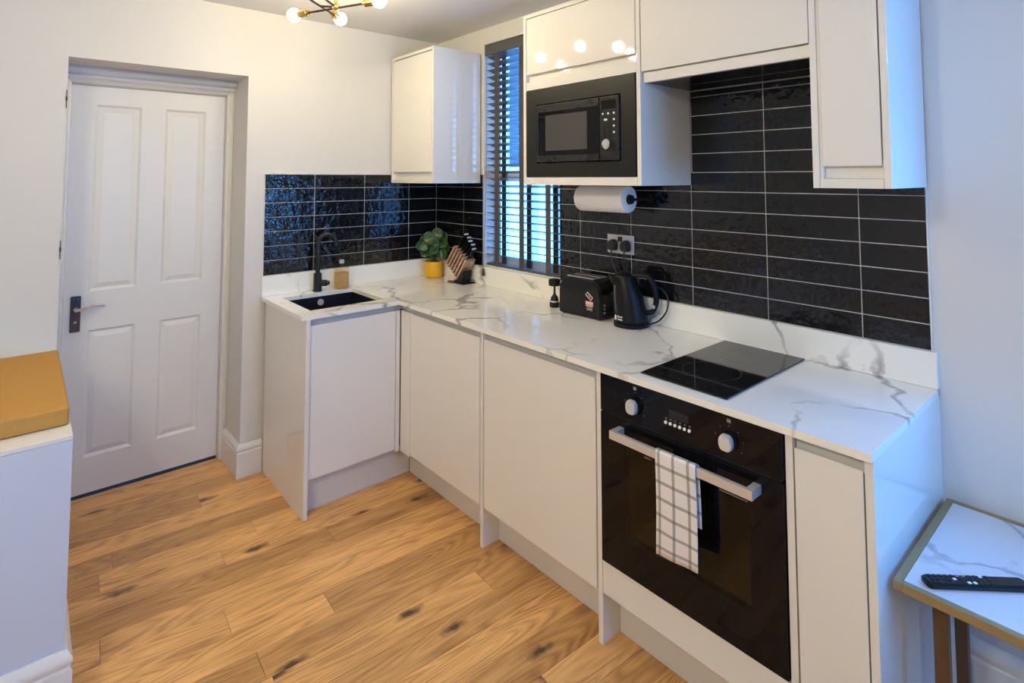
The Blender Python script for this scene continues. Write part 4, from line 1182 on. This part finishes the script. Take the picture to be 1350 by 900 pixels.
# ------------------------------------------------------------------ daylight
w = bpy.data.worlds.new('World'); sc.world = w; w.use_nodes = True
nt = w.node_tree; bg = nt.nodes['Background']
tc = nt.nodes.new('ShaderNodeTexCoord'); sx = nt.nodes.new('ShaderNodeSeparateXYZ'); nt.links.new(tc.outputs['Generated'], sx.inputs[0])
nz = nt.nodes.new('ShaderNodeTexNoise'); nz.inputs['Scale'].default_value = 2.5; nz.inputs['Detail'].default_value = 5; nt.links.new(tc.outputs['Generated'], nz.inputs['Vector'])
k = math_node(nt, 'MULTIPLY_ADD', nz.outputs['Fac'], .3, sx.outputs[2])
nt.links.new(ramp(nt, k, [(.1, (.14, .42, 1.)), (.9, (.07, .33, 1.))]), bg.inputs['Color'])
bg.inputs['Strength'].default_value = 12.0
def portal(loc, rot, sx_, sy_):
    l = bpy.data.lights.new('window_portal', 'AREA'); l.shape = 'RECTANGLE'; l.size = sx_; l.size_y = sy_; l.cycles.is_portal = True
    o = bpy.data.objects.new('window_portal', l); COL.objects.link(o); o.location = loc; o.rotation_euler = rot
for W in (W1, W2): portal((XW+WT+.01, (W[0]+W[1])/2, (W[2]+W[3])/2), (0, PI/2, 0), W[3]-W[2], W[1]-W[0])
portal(((W3[0]+W3[1])/2, YF-WT-.01, (W3[2]+W3[3])/2), (PI/2, 0, 0), W3[1]-W3[0], W3[3]-W3[2])

# ------------------------------------------------------------------ camera
yaw, pitch, roll_ = .7148, .0547, -.0013
cam = bpy.data.cameras.new('camera'); co = bpy.data.objects.new('camera', cam); COL.objects.link(co)
rt = V((.75525394, -.65543104, -.00127831)); up = V((-.03485378, -.04210946, .99850489)); fw = V((.65450493, .7540802, .05464758))
co.matrix_world = Matrix(((rt.x, up.x, -fw.x, -2.07259556), (rt.y, up.y, -fw.y, -3.14982846), (rt.z, up.z, -fw.z, 1.52465293), (0, 0, 0, 1)))
cam.sensor_width = 36; cam.lens = 36*740.412/1350; cam.shift_y = -255.952/1350; cam.clip_start = .02
sc.camera = co
sc.view_settings.view_transform = 'Standard'; sc.view_settings.look = 'None'; sc.view_settings.gamma = 1
sc.view_settings.use_curve_mapping = False; sc.view_settings.exposure = 0.50
sc.cycles.use_denoising = True
sc.cycles.max_bounces = 12; sc.cycles.diffuse_bounces = 6; sc.cycles.sample_clamp_indirect = 6
sc.cycles.caustics_reflective = False; sc.cycles.caustics_refractive = False
